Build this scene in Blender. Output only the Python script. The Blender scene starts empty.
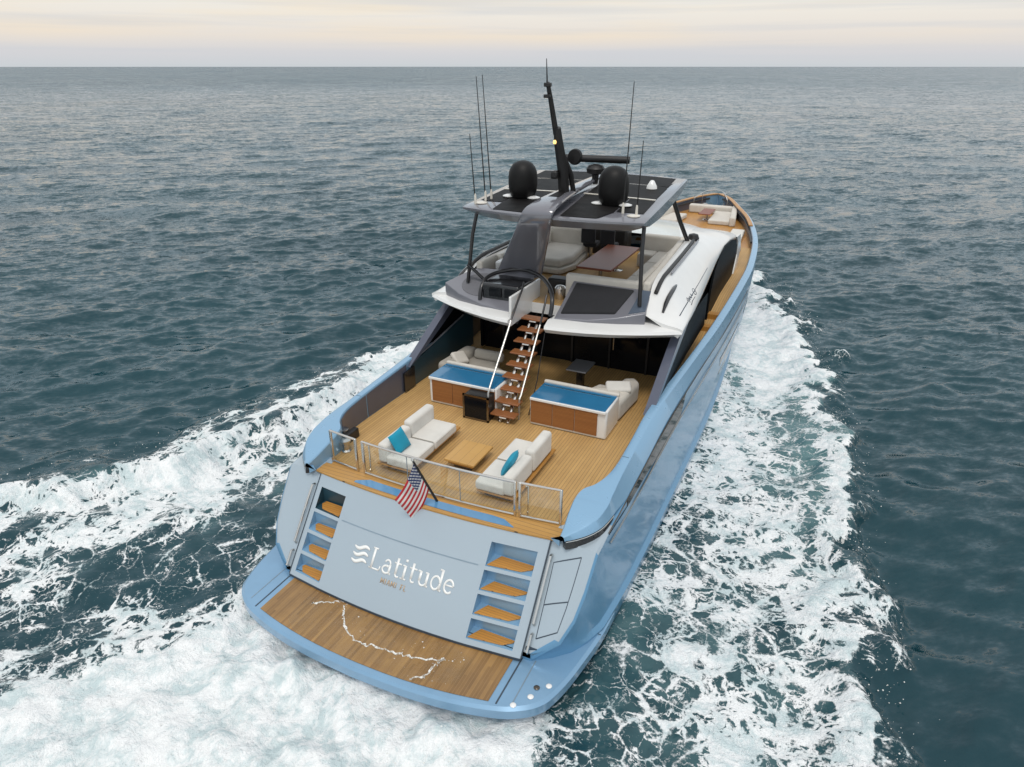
import bpy, math, random
import numpy as np
from mathutils import Vector, Matrix
random.seed(7); RNG = np.random.default_rng(11)
R = math.radians
S = bpy.context.scene
COL = S.collection

# ------------------------------------------------------------------ camera
CAM_POS = Vector((6.467, -7.241, 10.284)); FPX = 681.25
pitch = math.atan((383.5 - 66.5) / FPX)
yaw = math.atan(((868.09 - 512) / FPX) * math.cos(pitch))
Fh = Vector((-math.sin(yaw), math.cos(yaw), 0)); Rt = Vector((math.cos(yaw), math.sin(yaw), 0)); Uz = Vector((0, 0, 1))
vd = math.cos(pitch) * Fh - math.sin(pitch) * Uz
ud = math.sin(pitch) * Fh + math.cos(pitch) * Uz
cam = bpy.data.cameras.new('camera'); co = bpy.data.objects.new('camera', cam); COL.objects.link(co)
co.matrix_world = Matrix(((Rt.x, ud.x, -vd.x, CAM_POS.x), (Rt.y, ud.y, -vd.y, CAM_POS.y), (Rt.z, ud.z, -vd.z, CAM_POS.z), (0, 0, 0, 1)))
cam.sensor_width = 36; cam.lens = FPX / 1024 * 36; cam.clip_start = .1; cam.clip_end = 60000
S.camera = co

# ------------------------------------------------------------------ sky, sun, exposure
SUN_EL, SUN_AZ = R(62), R(158)          # azimuth clockwise from +Y (towards the bow)
W = bpy.data.worlds.new('World'); S.world = W; W.use_nodes = True
wt = W.node_tree; wn = wt.nodes; wl = wt.links; wn.clear()
def wnode(t, **k):
    n = wn.new(t)
    for a, b in k.items(): setattr(n, a, b)
    return n
wo = wnode('ShaderNodeOutputWorld'); bg = wnode('ShaderNodeBackground'); bg.inputs[1].default_value = .1
sky = wnode('ShaderNodeTexSky', sky_type='NISHITA'); sky.sun_disc = False
sky.sun_elevation = SUN_EL; sky.sun_rotation = SUN_AZ; sky.air_density = 1.2; sky.dust_density = 3.0
tc = wnode('ShaderNodeTexCoord'); sx = wnode('ShaderNodeSeparateXYZ'); wl.new(tc.outputs['Generated'], sx.inputs[0])
ramp = wnode('ShaderNodeValToRGB'); wl.new(sx.outputs['Z'], ramp.inputs[0])
cr = ramp.color_ramp
stops = [(0.0, (.64, .68, .71)), (.014, (.70, .70, .725)), (.036, (.85, .79, .73)), (.065, (.91, .865, .79)), (.105, (.76, .82, .87)), (.24, (.72, .84, .93)), (.5, (.82, .89, .94)), (1.0, (1.02, 1.03, 1.04))]
while len(cr.elements) < len(stops): cr.elements.new(.5)
for e, (p, c) in zip(cr.elements, stops): e.position = p; e.color = (*c, 1)
mp = wnode('ShaderNodeMapping'); mp.inputs['Scale'].default_value = (1.2, 1.2, 40); wl.new(tc.outputs['Generated'], mp.inputs[0])
nz = wnode('ShaderNodeTexNoise'); nz.inputs['Scale'].default_value = 1.6; nz.inputs['Detail'].default_value = 6; wl.new(mp.outputs[0], nz.inputs[0])
cl = wnode('ShaderNodeMapRange'); cl.inputs[1].default_value = .49; cl.inputs[2].default_value = .66; cl.inputs[3].default_value = 0; cl.inputs[4].default_value = .5
wl.new(nz.outputs[0], cl.inputs[0])
mc = wnode('ShaderNodeMix', data_type='RGBA'); wl.new(cl.outputs[0], mc.inputs[0]); mc.inputs[7].default_value = (.655, .68, .72, 1)
mp2 = wnode('ShaderNodeMapping'); mp2.inputs['Scale'].default_value = (1.1, 1.1, 14); mp2.inputs['Location'].default_value = (3.1, .7, .2); wl.new(tc.outputs['Generated'], mp2.inputs[0])
nz2 = wnode('ShaderNodeTexNoise'); nz2.inputs['Scale'].default_value = 1.9; nz2.inputs['Detail'].default_value = 4; wl.new(mp2.outputs[0], nz2.inputs[0])
gl = wnode('ShaderNodeMapRange'); gl.inputs[1].default_value = .41; gl.inputs[2].default_value = .68; gl.inputs[4].default_value = .85; wl.new(nz2.outputs[0], gl.inputs[0])
lowz = wnode('ShaderNodeMapRange'); lowz.inputs[1].default_value = .02; lowz.inputs[2].default_value = .05; wl.new(sx.outputs['Z'], lowz.inputs[0])
hiz = wnode('ShaderNodeMapRange'); hiz.inputs[1].default_value = .20; hiz.inputs[2].default_value = .10; wl.new(sx.outputs['Z'], hiz.inputs[0])
mlt = wnode('ShaderNodeMath', operation='MULTIPLY'); wl.new(gl.outputs[0], mlt.inputs[0]); wl.new(lowz.outputs[0], mlt.inputs[1])
ml2 = wnode('ShaderNodeMath', operation='MULTIPLY'); wl.new(mlt.outputs[0], ml2.inputs[0]); wl.new(hiz.outputs[0], ml2.inputs[1])
warm = wnode('ShaderNodeMix', data_type='RGBA'); wl.new(ml2.outputs[0], warm.inputs[0]); wl.new(ramp.outputs[0], warm.inputs[6]); warm.inputs[7].default_value = (1.0, .82, .58, 1)
wl.new(warm.outputs[2], mc.inputs[6])
sc10 = wnode('ShaderNodeVectorMath', operation='SCALE'); wl.new(mc.outputs[2], sc10.inputs[0]); sc10.inputs['Scale'].default_value = 10.0
mx = wnode('ShaderNodeMix', data_type='RGBA'); mx.inputs[0].default_value = .93
wl.new(sky.outputs[0], mx.inputs[6]); wl.new(sc10.outputs[0], mx.inputs[7]); wl.new(mx.outputs[2], bg.inputs[0]); wl.new(bg.outputs[0], wo.inputs[0])
sl = bpy.data.lights.new('sun', 'SUN'); sl.energy = 1.45; sl.angle = R(16); sl.color = (1, .95, .88)
so = bpy.data.objects.new('sun', sl); COL.objects.link(so)
sd = Vector((math.sin(SUN_AZ) * math.cos(SUN_EL), math.cos(SUN_AZ) * math.cos(SUN_EL), math.sin(SUN_EL)))
so.rotation_euler = sd.to_track_quat('Z', 'Y').to_euler()
S.view_settings.view_transform = 'Standard'; S.view_settings.look = 'None'; S.view_settings.gamma = 1; S.view_settings.exposure = 0

# ------------------------------------------------------------------ material helpers
class NT:
    def __init__(s, name):
        s.m = bpy.data.materials.new(name); s.m.use_nodes = True
        s.t = s.m.node_tree; s.b = s.t.nodes['Principled BSDF']; s.L = s.t.links.new
    def n(s, t, **k):
        x = s.t.nodes.new(t)
        for a, b in k.items(): setattr(x, a, b)
        return x
    def math(s, op, a, b=None, c=None, clamp=False):
        x = s.n('ShaderNodeMath', operation=op); x.use_clamp = clamp
        for i, v in enumerate((a, b, c)):
            if v is None: continue
            if isinstance(v, (int, float)): x.inputs[i].default_value = v
            else: s.L(v, x.inputs[i])
        return x.outputs[0]
    def mix(s, f, a, b):
        x = s.n('ShaderNodeMix', data_type='RGBA')
        for i, v in ((0, f), (6, a), (7, b)):
            if isinstance(v, (int, float)): x.inputs[i].default_value = v
            elif isinstance(v, tuple): x.inputs[i].default_value = (*v[:3], 1)
            else: s.L(v, x.inputs[i])
        return x.outputs[2]
    def rng(s, v, a, b, c=0., d=1., smooth=True):
        x = s.n('ShaderNodeMapRange'); x.interpolation_type = 'SMOOTHSTEP' if smooth else 'LINEAR'
        s.L(v, x.inputs[0])
        for i, q in enumerate((a, b, c, d)):
            if isinstance(q, (int, float)): x.inputs[i + 1].default_value = q
            else: s.L(q, x.inputs[i + 1])
        return x.outputs[0]
    def pos(s): return s.n('ShaderNodeTexCoord').outputs['Object']
    def vec(s, op, a, b=None, scale=None):
        x = s.n('ShaderNodeVectorMath', operation=op)
        for i, v in enumerate((a, b)):
            if v is None: continue
            if isinstance(v, tuple): x.inputs[i].default_value = v
            else: s.L(v, x.inputs[i])
        if scale is not None: x.inputs['Scale'].default_value = scale
        return x.outputs[0]
    def noise(s, v, scale, detail=4, rough=.55, out=0):
        x = s.n('ShaderNodeTexNoise'); x.inputs['Scale'].default_value = scale; x.inputs['Detail'].default_value = detail; x.inputs['Roughness'].default_value = rough
        s.L(v, x.inputs['Vector']); return x.outputs[out]
    def bump(s, h, strength, dist=.02, normal=None):
        x = s.n('ShaderNodeBump'); x.inputs['Strength'].default_value = strength; x.inputs['Distance'].default_value = dist
        s.L(h, x.inputs['Height'])
        if normal: s.L(normal, x.inputs['Normal'])
        return x.outputs[0]

def paint(name, col, rough=.35, metal=0., coat=0., var=.06, bump=0., bscale=60, nscale=1.4, spec=None):
    t = NT(name); b = t.b
    f = t.noise(t.pos(), nscale, 5)
    c2 = tuple(max(0, x * (1 - var * 2)) for x in col); c1 = tuple(min(1, x * (1 + var)) for x in col)
    t.L(t.mix(t.rng(f, .3, .7), c2, c1), b.inputs['Base Color'])
    b.inputs['Metallic'].default_value = metal
    t.L(t.rng(t.noise(t.pos(), nscale * 5, 3), .3, .7, rough * .97, rough * 1.04), b.inputs['Roughness'])
    b.inputs['Coat Weight'].default_value = coat; b.inputs['Coat Roughness'].default_value = .06
    if spec is not None: b.inputs['Specular IOR Level'].default_value = spec
    if bump: t.L(t.bump(t.noise(t.pos(), bscale, 3), bump, .004), b.inputs['Normal'])
    return t.m

def teak(name, light, dark, axis='X', width=.075, rough=.55, stain=.3, seam=(.10, .068, .04), sw=.055, wet=0.):
    t = NT(name); b = t.b; p = t.pos(); s = t.n('ShaderNodeSeparateXYZ'); t.L(p, s.inputs[0])
    q = t.math('DIVIDE', s.outputs[axis], width); fr = t.math('FRACT', q); idn = t.math('FLOOR', q)
    cmb = t.n('ShaderNodeCombineXYZ'); t.L(t.math('MULTIPLY', idn, 3.71), cmb.inputs[0])
    other = s.outputs['Y' if axis == 'X' else 'X']
    t.L(t.math('FLOOR', t.math('ADD', t.math('DIVIDE', other, 2.3), t.math('MULTIPLY', idn, .37))), cmb.inputs[1])
    wn_ = t.n('ShaderNodeTexWhiteNoise', noise_dimensions='2D'); t.L(cmb.outputs[0], wn_.inputs['Vector'])
    mpn = t.n('ShaderNodeMapping'); mpn.inputs['Scale'].default_value = (28, 1.6, 10) if axis == 'X' else (1.6, 28, 10); t.L(p, mpn.inputs[0])
    grain = t.noise(mpn.outputs[0], 1.5, 5, .6)
    f = t.math('ADD', t.math('MULTIPLY', wn_.outputs[0], .5), t.math('MULTIPLY', grain, .5))
    c = t.mix(f, dark, light)
    patch = t.rng(t.noise(p, .9, 5, .6), .35, .72)
    c = t.mix(t.math('MULTIPLY', patch, stain), c, tuple(x * .62 for x in dark))
    edge = t.math('MINIMUM', fr, t.math('SUBTRACT', 1, fr)); sm = t.rng(edge, sw * .55, sw, 1, 0)
    t.L(t.mix(sm, c, seam), b.inputs['Base Color'])
    t.L(t.rng(patch, 0, 1, rough, rough * (1 - .5 * wet)), b.inputs['Roughness'])
    t.L(t.bump(t.math('SUBTRACT', grain, t.math('MULTIPLY', sm, 2)), .25, .003), b.inputs['Normal'])
    return t.m

def fabric(name, col, scale=180, var=.05):
    t = NT(name); b = t.b; p = t.pos()
    f = t.noise(p, 2.2, 4); t.L(t.mix(t.rng(f, .3, .7), tuple(x * (1 - var * 2) for x in col), col), b.inputs['Base Color'])
    b.inputs['Roughness'].default_value = .85; b.inputs['Sheen Weight'].default_value = .15; b.inputs['Specular IOR Level'].default_value = .2
    h = t.math('ADD', t.math('MULTIPLY', t.noise(p, scale, 2), .3), t.noise(p, 7, 3)); t.L(t.bump(h, .35, .012), b.inputs['Normal'])
    return t.m

def glass_clear(name):
    t = NT(name); t.t.nodes.remove(t.b); out = t.t.nodes['Material Output']
    g = t.n('ShaderNodeBsdfGlossy'); g.inputs['Roughness'].default_value = .02; g.inputs['Color'].default_value = (.9, .9, .9, 1)
    tr = t.n('ShaderNodeBsdfTransparent'); tr.inputs['Color'].default_value = (.95, .965, .96, 1)
    fr = t.n('ShaderNodeFresnel'); fr.inputs['IOR'].default_value = 1.35
    n = t.noise(t.pos(), 3, 2); m = t.n('ShaderNodeMixShader')
    t.L(t.rng(n, .2, .8, .03, .07), m.inputs[0]); t.L(tr.outputs[0], m.inputs[1]); t.L(g.outputs[0], m.inputs[2]); t.L(m.outputs[0], out.inputs[0])
    return t.m

M = dict(
    hull=paint('hull_blue_metallic', (.12, .28, .45), .30, .25, .3, .012, nscale=.4),
    transom=paint('transom_pale_metallic', (.375, .445, .50), .26, .22, .7, .01, nscale=.4),
    litblue=paint('hull_blue_sky_lit', (.215, .385, .555), .28, .2, .5, .012, nscale=.4),  # hull paint with a lighter base colour standing for sky reflection on the caps
    platblue=paint('platform_light_blue', (.20, .355, .52), .3, .25, .5, .03),
    white=paint('gelcoat_white', (.76, .755, .74), .24, 0, .5, .015),
    offwhite=paint('gelcoat_cream', (.66, .62, .55), .35, 0, .2, .03),
    grey=paint('metallic_grey', (.19, .19, .215), .34, .15, .5, .02, nscale=.5),
    lgrey=paint('metallic_light_grey', (.27, .27, .30), .34, .15, .5, .02, nscale=.5),
    plate=paint('violet_grey_paint', (.085, .095, .135), .3, .15, .3, .04),
    black=paint('gloss_black', (.012, .012, .014), .18, 0, .5, .1),
    satin=paint('satin_black', (.016, .015, .015), .45, 0, 0, .2),
    mesh=paint('black_roof_panel', (.009, .008, .008), .6, 0, 0, .35, .3, 220, 3, spec=.2), slate=paint('slate_glass', (.10, .125, .165), .1, 0, .5, .05),
    dglass=paint('dark_tinted_glass', (.006, .007, .009), .06, 0, 0, .1, spec=.22),
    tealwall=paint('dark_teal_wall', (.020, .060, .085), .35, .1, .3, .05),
    steel=paint('polished_steel', (.66, .64, .61), .2, 1., 0, .05),
    steeldark=paint('bronze_steel', (.25, .22, .19), .18, 1., 0, .1),
    darkmetal=paint('dark_metal_tube', (.035, .034, .036), .3, .6, .3, .1),
    teakdeck=teak('teak_deck', (.60, .375, .145), (.43, .255, .095), stain=.25),
    teakgold=teak('teak_varnished', (.52, .265, .065), (.40, .185, .040), stain=.1, rough=.35, sw=.03),
    teakstep=teak('teak_step', (.55, .26, .05), (.43, .185, .032), stain=.15, rough=.45, axis='Y', width=.06, sw=.05),
    teakband=teak('teak_band', (.54, .30, .085), (.41, .21, .055), axis='Y', width=.11, stain=.12, sw=.04, rough=.4),
    teakwet=teak('teak_wet_platform', (.44, .255, .09), (.17, .088, .032), stain=.45, rough=.26, wet=.6, width=.06, sw=.07, seam=(.30, .18, .075)),
    walnut=teak('walnut_cabinet', (.35, .145, .045), (.26, .10, .03), axis='Z', width=.034, stain=.1, sw=.12, rough=.35, seam=(.15, .055, .018)),
    mahog=teak('mahogany_table', (.24, .066, .030), (.17, .045, .020), axis='Y', width=.6, stain=.1, sw=.002, rough=.4),
    table=teak('teak_table', (.56, .33, .105), (.46, .25, .07), axis='X', width=.22, stain=.08, sw=.012, rough=.35),
    tread=teak('stair_tread_wood', (.30, .12, .045), (.22, .08, .03), axis='X', width=.7, stain=.1, sw=.002, rough=.3),
    blueglass=paint('blue_gloss_counter', (.03, .165, .32), .10, .0, .6, .04),
    bluepanel=paint('blue_deck_glass', (.10, .26, .46), .08, 0, .6, .04),
    cream=fabric('cream_upholstery', (.60, .56, .50)),
    sofawhite=fabric('light_grey_upholstery', (.66, .635, .59)),
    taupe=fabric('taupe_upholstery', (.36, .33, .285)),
    padgrey=fabric('grey_sunpad', (.15, .15, .165)),
    padblack=fabric('black_sunpad', (.022, .022, .025)),
    teal=fabric('turquoise_pillow', (.015, .27, .40)),
    bronze=paint('bronze_base', (.10, .085, .07), .35, .6, .2, .1),
    tabgrey=paint('grey_table_top', (.17, .17, .18), .3, .2, .3, .05),
    arch=paint('glossy_charcoal', (.175, .175, .198), .16, .15, .9, .02, nscale=.5),
    railsteel=paint('satin_steel_tube', (.50, .49, .47), .38, .85, 0, .06),
    sidegl=paint('side_window_tint', (.006, .007, .008), .4, 0, 0, .1, spec=.04),
    glass=glass_clear('clear_glass'),
    lettering=paint('silver_white_letters', (.84, .84, .82), .4, .1, .2, .02),
    goldletters=paint('gold_letters', (.62, .42, .24), .3, .5, .2, .05),
    line=paint('dark_seam', (.04, .06, .085), .5, 0, 0, .1),
    seam=paint('pale_groove', (.20, .27, .33), .45, 0, 0, .1),
    dome=paint('radome_black', (.008, .0075, .0075), .5, 0, 0, .15, spec=.25),
    foamline=paint('foam_film', (.80, .80, .77), .6, 0, 0, .05),
)

# ------------------------------------------------------------------ mesh helpers
class MB:
    def __init__(s): s.v = []; s.f = []
    def add(s, vs, fs):
        o = len(s.v); s.v += [tuple(p) for p in vs]; s.f += [tuple(i + o for i in f) for f in fs]; return s
    def box(s, a, b, taper=0., M4=None):
        x0, y0, z0 = a; x1, y1, z1 = b; t = taper
        vs = [(x0, y0, z0), (x1, y0, z0), (x1, y1, z0), (x0, y1, z0), (x0 + t, y0 + t, z1), (x1 - t, y0 + t, z1), (x1 - t, y1 - t, z1), (x0 + t, y1 - t, z1)]
        if M4 is not None: vs = [tuple(M4 @ Vector(p)) for p in vs]
        return s.add(vs, [(3, 2, 1, 0), (4, 5, 6, 7), (0, 1, 5, 4), (1, 2, 6, 5), (2, 3, 7, 6), (3, 0, 4, 7)])
    def prism(s, bot, top):                      # two matching polygons of 3D points (ccw from above)
        n = len(bot)
        return s.add(list(bot) + list(top), [tuple(range(n - 1, -1, -1)), tuple(range(n, 2 * n))] + [(i, (i + 1) % n, n + (i + 1) % n, n + i) for i in range(n)])
    def slab(s, poly, z0, z1): return s.prism([(x, y, z0) for x, y in poly], [(x, y, z1) for x, y in poly])
    def loft(s, rings, closed=False, caps=False):
        n = len(rings[0]); vs = [p for r in rings for p in r]; fs = []
        for i in range(len(rings) - 1):
            for j in range(n if closed else n - 1):
                k = (j + 1) % n; fs.append((i * n + j, i * n + k, (i + 1) * n + k, (i + 1) * n + j))
        if caps: fs.append(tuple(range(n - 1, -1, -1))); fs.append(tuple((len(rings) - 1) * n + j for j in range(n)))
        return s.add(vs, fs)
    def tube(s, pts, r, n=8, caps=True):
        pts = [Vector(p) for p in pts]; rings = []; up = Vector((0, 0, 1)); prev = None
        rr = r if isinstance(r, (list, tuple)) else [r] * len(pts)
        for i, p in enumerate(pts):
            d = (pts[min(i + 1, len(pts) - 1)] - pts[max(i - 1, 0)]).normalized()
            if prev is None:
                a = d.cross(up if abs(d.z) < .9 else Vector((1, 0, 0))).normalized()
            else: a = (prev - d * prev.dot(d)).normalized()
            prev = a; b = d.cross(a)
            rings.append([tuple(p + rr[i] * (math.cos(2 * math.pi * k / n) * a + math.sin(2 * math.pi * k / n) * b)) for k in range(n)])
        return s.loft(rings, True, caps)
    def lathe(s, prof, c, n=24):
        rings = [[(c[0] + r * math.cos(2 * math.pi * k / n), c[1] + r * math.sin(2 * math.pi * k / n), c[2] + z) for k in range(n)] for r, z in prof]
        return s.loft(rings, True, True)
    def ribbon(s, fn, pts, wid, off=0.0, th=.012):   # flat stroke on a surface fn(u,v,h)
        ps = [Vector((a, b, 0)) for a, b in pts]; L = []; Rr = []
        ww = wid if isinstance(wid, (list, tuple)) else [wid] * len(ps)
        for i, p in enumerate(ps):
            d = ps[min(i + 1, len(ps) - 1)] - ps[max(i - 1, 0)]; d.normalize(); q = Vector((-d.y, d.x, 0)) * ww[i] / 2
            L.append(p + q); Rr.append(p - q)
        rings = [[fn(l.x, l.y, off), fn(l.x, l.y, off + th), fn(r_.x, r_.y, off + th), fn(r_.x, r_.y, off)] for l, r_ in zip(L, Rr)]
        return s.loft(rings, True, True)
    def build(s, name, mat, parent=None, smooth=40, bevel=0., seg=3, subsurf=0, loc=None):
        me = bpy.data.meshes.new(name); me.from_pydata(s.v, [], s.f); me.validate(); me.update()
        import bmesh
        bm = bmesh.new(); bm.from_mesh(me); bmesh.ops.recalc_face_normals(bm, faces=bm.faces); bm.to_mesh(me); bm.free()
        me.materials.append(M[mat] if isinstance(mat, str) else mat)
        me.polygons.foreach_set('use_smooth', [True] * len(me.polygons))
        if smooth: me.set_sharp_from_angle(angle=R(smooth))
        o = bpy.data.objects.new(name, me); COL.objects.link(o)
        if parent: o.parent = parent
        if loc: o.location = loc
        if bevel:
            m = o.modifiers.new('bevel', 'BEVEL'); m.width = bevel; m.segments = seg; m.limit_method = 'ANGLE'; m.angle_limit = R(30)
            m.harden_normals = False
        if subsurf:
            m = o.modifiers.new('sub', 'SUBSURF'); m.levels = subsurf; m.render_levels = subsurf
        return o
def tag(o, label=None, cat=None, group=None, kind=None):
    if label: o['label'] = label
    if cat: o['category'] = cat
    if group: o['group'] = group
    if kind: o['kind'] = kind
    return o
def empty(name, loc, label, cat, group=None):
    o = bpy.data.objects.new(name, None); COL.objects.link(o); o.location = loc; o.empty_display_size = .2
    return tag(o, label, cat, group)
def I(x, xs, ys): return float(np.interp(x, xs, ys))
def smooth_pts(p, n=6):                       # catmull-rom
    P = [np.array(q, float) for q in p]; out = []
    for i in range(len(P) - 1):
        a, b, c, d = P[max(i - 1, 0)], P[i], P[i + 1], P[min(i + 2, len(P) - 1)]
        for k in range(n):
            t = k / n; out.append(tuple(.5 * (2 * b + (c - a) * t + (2 * a - 5 * b + 4 * c - d) * t * t + (3 * b - 3 * c + d - a) * t ** 3)))
    out.append(tuple(P[-1])); return out
def cushion(mb_name, mat, parent, a, b, rad=.05, M4=None, seg=4):
    return MB().box(a, b, M4=M4).build(mb_name, mat, parent, bevel=rad, seg=seg, smooth=60)

# ------------------------------------------------------------------ the sea
def fbm(x, y, scale, octv=4, seed=0, gain=.5):
    out = np.zeros(x.shape, np.float32); amp = 1.; tot = 0.
    for o in range(octv):
        rg = np.random.default_rng(seed * 77 + o); g = rg.random((256, 256)).astype(np.float32)
        u = x * scale * 2 ** o + 31.7 * o + 1000.; v = y * scale * 2 ** o + 17.3 * o + 1000.
        iu = np.floor(u).astype(np.int64); iv = np.floor(v).astype(np.int64); fu = (u - iu).astype(np.float32); fv = (v - iv).astype(np.float32)
        fu = fu * fu * (3 - 2 * fu); fv = fv * fv * (3 - 2 * fv)
        a = g[iu & 255, iv & 255]; b = g[(iu + 1) & 255, iv & 255]; c = g[iu & 255, (iv + 1) & 255]; d = g[(iu + 1) & 255, (iv + 1) & 255]
        out += amp * (a + (b - a) * fu + (c - a) * fv + (a - b - c + d) * fu * fv); tot += amp; amp *= gain
    return out / tot
def sstep(a, b, x): t = np.clip((x - a) / (b - a), 0, 1); return t * t * (3 - 2 * t)
def axis(lo, hi, step, far_lo, far_hi, g_lo, g_hi):
    c = list(np.arange(lo, hi + 1e-6, step)); s_ = step; p = c[-1]; up = []
    while p < far_hi: s_ *= g_hi; p += s_; up.append(p)
    s_ = step; p = c[0]; dn = []
    while p > far_lo: s_ *= g_lo; p -= s_; dn.append(p)
    return np.array(dn[::-1] + c + up)
SEA_STEP = .065
ax = axis(-15, 11, SEA_STEP, -26000, 26000, 1.013, 1.016)
ay = axis(-5, 26, SEA_STEP * 1.1, -300, 40000, 1.15, 1.0135)
gx, gy = np.meshgrid(ax, ay); gx = gx.astype(np.float64); gy = gy.astype(np.float64)
dx = np.gradient(ax); dy = np.gradient(ay); spc = np.maximum(*np.meshgrid(dx, dy))
wx = np.zeros_like(gx); wy = np.zeros_like(gx); wz = np.zeros_like(gx)
rg = np.random.default_rng(5)
main = math.atan2(-math.cos(yaw), math.sin(yaw)) + R(14)     # sea runs roughly towards the viewer
# --- wake description (boat frame, metres)
STB_Y = [-12, -6, 0, 3, 6, 8.5, 12, 16.6, 20, 24.5, 28, 31, 33.5]; STB_X = [10.4, 9.7, 9.1, 8.9, 8.6, 8.3, 8.3, 7.6, 6.9, 5.7, 4.5, 2.8, .3]
PRT_Y = [-12, -4, 1, 5.5, 9, 13, 18, 24, 29, 33.5]; PRT_X = [-19, -15.5, -12.6, -10.4, -9.3, -8.4, -7.4, -5.9, -4.0, -.3]
n1 = fbm(gx, gy, .28, 4, 1) - .5; n2 = fbm(gx, gy, .9, 4, 2) - .5; n3 = fbm(gx, gy, .17, 3, 3) - .5
ys = gy + n3 * 2.0
se = np.interp(ys, STB_Y, STB_X) + n1 * 2.8 + n2 * 2.2
pe = np.interp(ys, PRT_Y, PRT_X) + n1 * 2.8 + n2 * 2.2
hw = np.interp(gy, [-5, 1, 2.5, 10, 17, 24, 28, 31, 32.6, 33], [3.7, 3.8, 3.9, 3.88, 3.6, 2.35, 1.4, .6, .08, 0])   # hull half-breadth at the water
wake_y = sstep(34.0, 31.5, gy)
s_in = np.clip(se - gx, -3, 20); p_in = np.clip(gx - pe, -3, 20)             # metres inside the outer foam edge
w_s = np.maximum(se - hw, .5)
ds = np.clip(s_in / w_s, 0, 1)                                              # 0 at the outer edge, 1 at the hull
D = np.zeros_like(gx)
stb = np.where(gx > 0, 1., 0.) * wake_y
aft = sstep(10, 2, gy)
n5 = fbm(gx, gy, 2.2, 3, 21) - .5; nst = fbm(gx * 1.6 + gy * .25, gy * .45 - gx * .1, .55, 4, 22) - .5     # nst: streaks drawn out along the track
Ds = sstep(-.5, 1.1, s_in + n5 * 1.5) * (.52 + .27 * np.exp(-((ds - .15) / .14) ** 2) + .24 * sstep(13, 22, gy) + .16 * np.exp(-((ds - .75) / .25) ** 2) * sstep(5, 12, gy) - .12 * sstep(.75, 1.0, ds) * aft + (.35 + .35 * sstep(-2, 10, gy)) * nst + .30 * n2 + .30 * n5 + .18 * n1)
Ds = np.where(s_in > -.8, Ds, 0)
Dout = .46 * np.exp(-np.clip(-s_in, 0, 9) / .9) * sstep(-.05, .22, n1 + n2) * sstep(.5, 3, gy + 2)
D = np.maximum(D, stb * np.maximum(Ds, Dout))
prt = np.where(gx < 0, 1., 0.) * wake_y
pw = np.interp(gy, [-6, 0, 3, 8, 14], [9.0, 7.8, 7.2, 6.2, 5.2])
dp = p_in / pw
Dp = sstep(-.5, 1.2, p_in + n5 * 1.5) * (.50 + .12 * np.exp(-((dp - .28) / .22) ** 2) + .26 * sstep(5, 11, gy) - .14 * sstep(.5, 1.1, dp) + .75 * nst + .40 * n2 + .25 * n5)
Dp = np.where(p_in > -.8, Dp, 0) * sstep(1.6, .9, dp + n1 * .5)
Dp = np.maximum(Dp, (.46 + .40 * n2 + .32 * n5 + .3 * nst) * sstep(-.2, 1., p_in) * (gy > -8))
# lace trailing along the port side of the hull
Dp = np.maximum(Dp, (.42 + .5 * n1) * np.exp(-((gx + hw + .9) / .9) ** 2) * sstep(1.0, 4, gy))
D = np.maximum(D, prt * Dp)
# stern wash
left = np.interp(gy, [-9, -6, -3.2, -1, .4, 1.4], [-9.5, -7.7, -5.9, -4.5, -3.5, -2.8]) + n1 * 1.3 + n2 * .9
right = np.interp(gy, [-9, -3, 0, 1.2], [6.4, 4.9, 4.1, 3.4]) + n1 * 1.6 + n2 * .8
win = np.minimum(gx - left, right - gx)
churn = sstep(-.15, .9, win) * sstep(1.6, .9, gy)
D = np.maximum(D, churn * (.93 + .5 * n1 + .35 * n2 + .25 * n5 + .55 * nst) + 0)
D = np.maximum(D, sstep(-1.5, -.3, win + n5) * sstep(1.6, .9, win) * sstep(2.2, .5, gy) * (.60 + .5 * n1 + .4 * n2 + .3 * n5))
D = np.clip(D, 0, 1.2)
milky = np.clip(np.maximum(churn, stb * sstep(.1, .9, s_in) * (.42 + .45 * sstep(6, 12, gy) * (1 - ds * .2) + n1 * .7)) , 0, 1)
milky = np.maximum(milky, prt * np.clip(sstep(.2, 1.2, p_in) * sstep(1.5, .4, dp) * (.36 + n1 * .8), 0, 1))
calm = 1 - .55 * np.clip(np.maximum(D, np.maximum(stb * (s_in > 0), churn)), 0, 1)
# --- ambient waves
for i in range(84):
    lam = .7 * (11 / .7) ** (rg.random() ** 1.25); k = 2 * math.pi / lam
    a_ = main + rg.normal() * .46; kx, ky = k * math.cos(a_), k * math.sin(a_)
    amp = .0066 * lam ** .62 * (0.6 + .8 * rg.random())
    ph = kx * gx + ky * gy + rg.random() * 6.283
    fade = np.clip((lam / spc - 2.2) / 3., 0, 1) * amp
    c_, s_ = np.cos(ph), np.sin(ph)
    wz += fade * c_; wx -= fade * .6 * math.cos(a_) * s_; wy -= fade * .6 * math.sin(a_) * s_
wz *= calm; wx *= calm; wy *= calm
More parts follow.
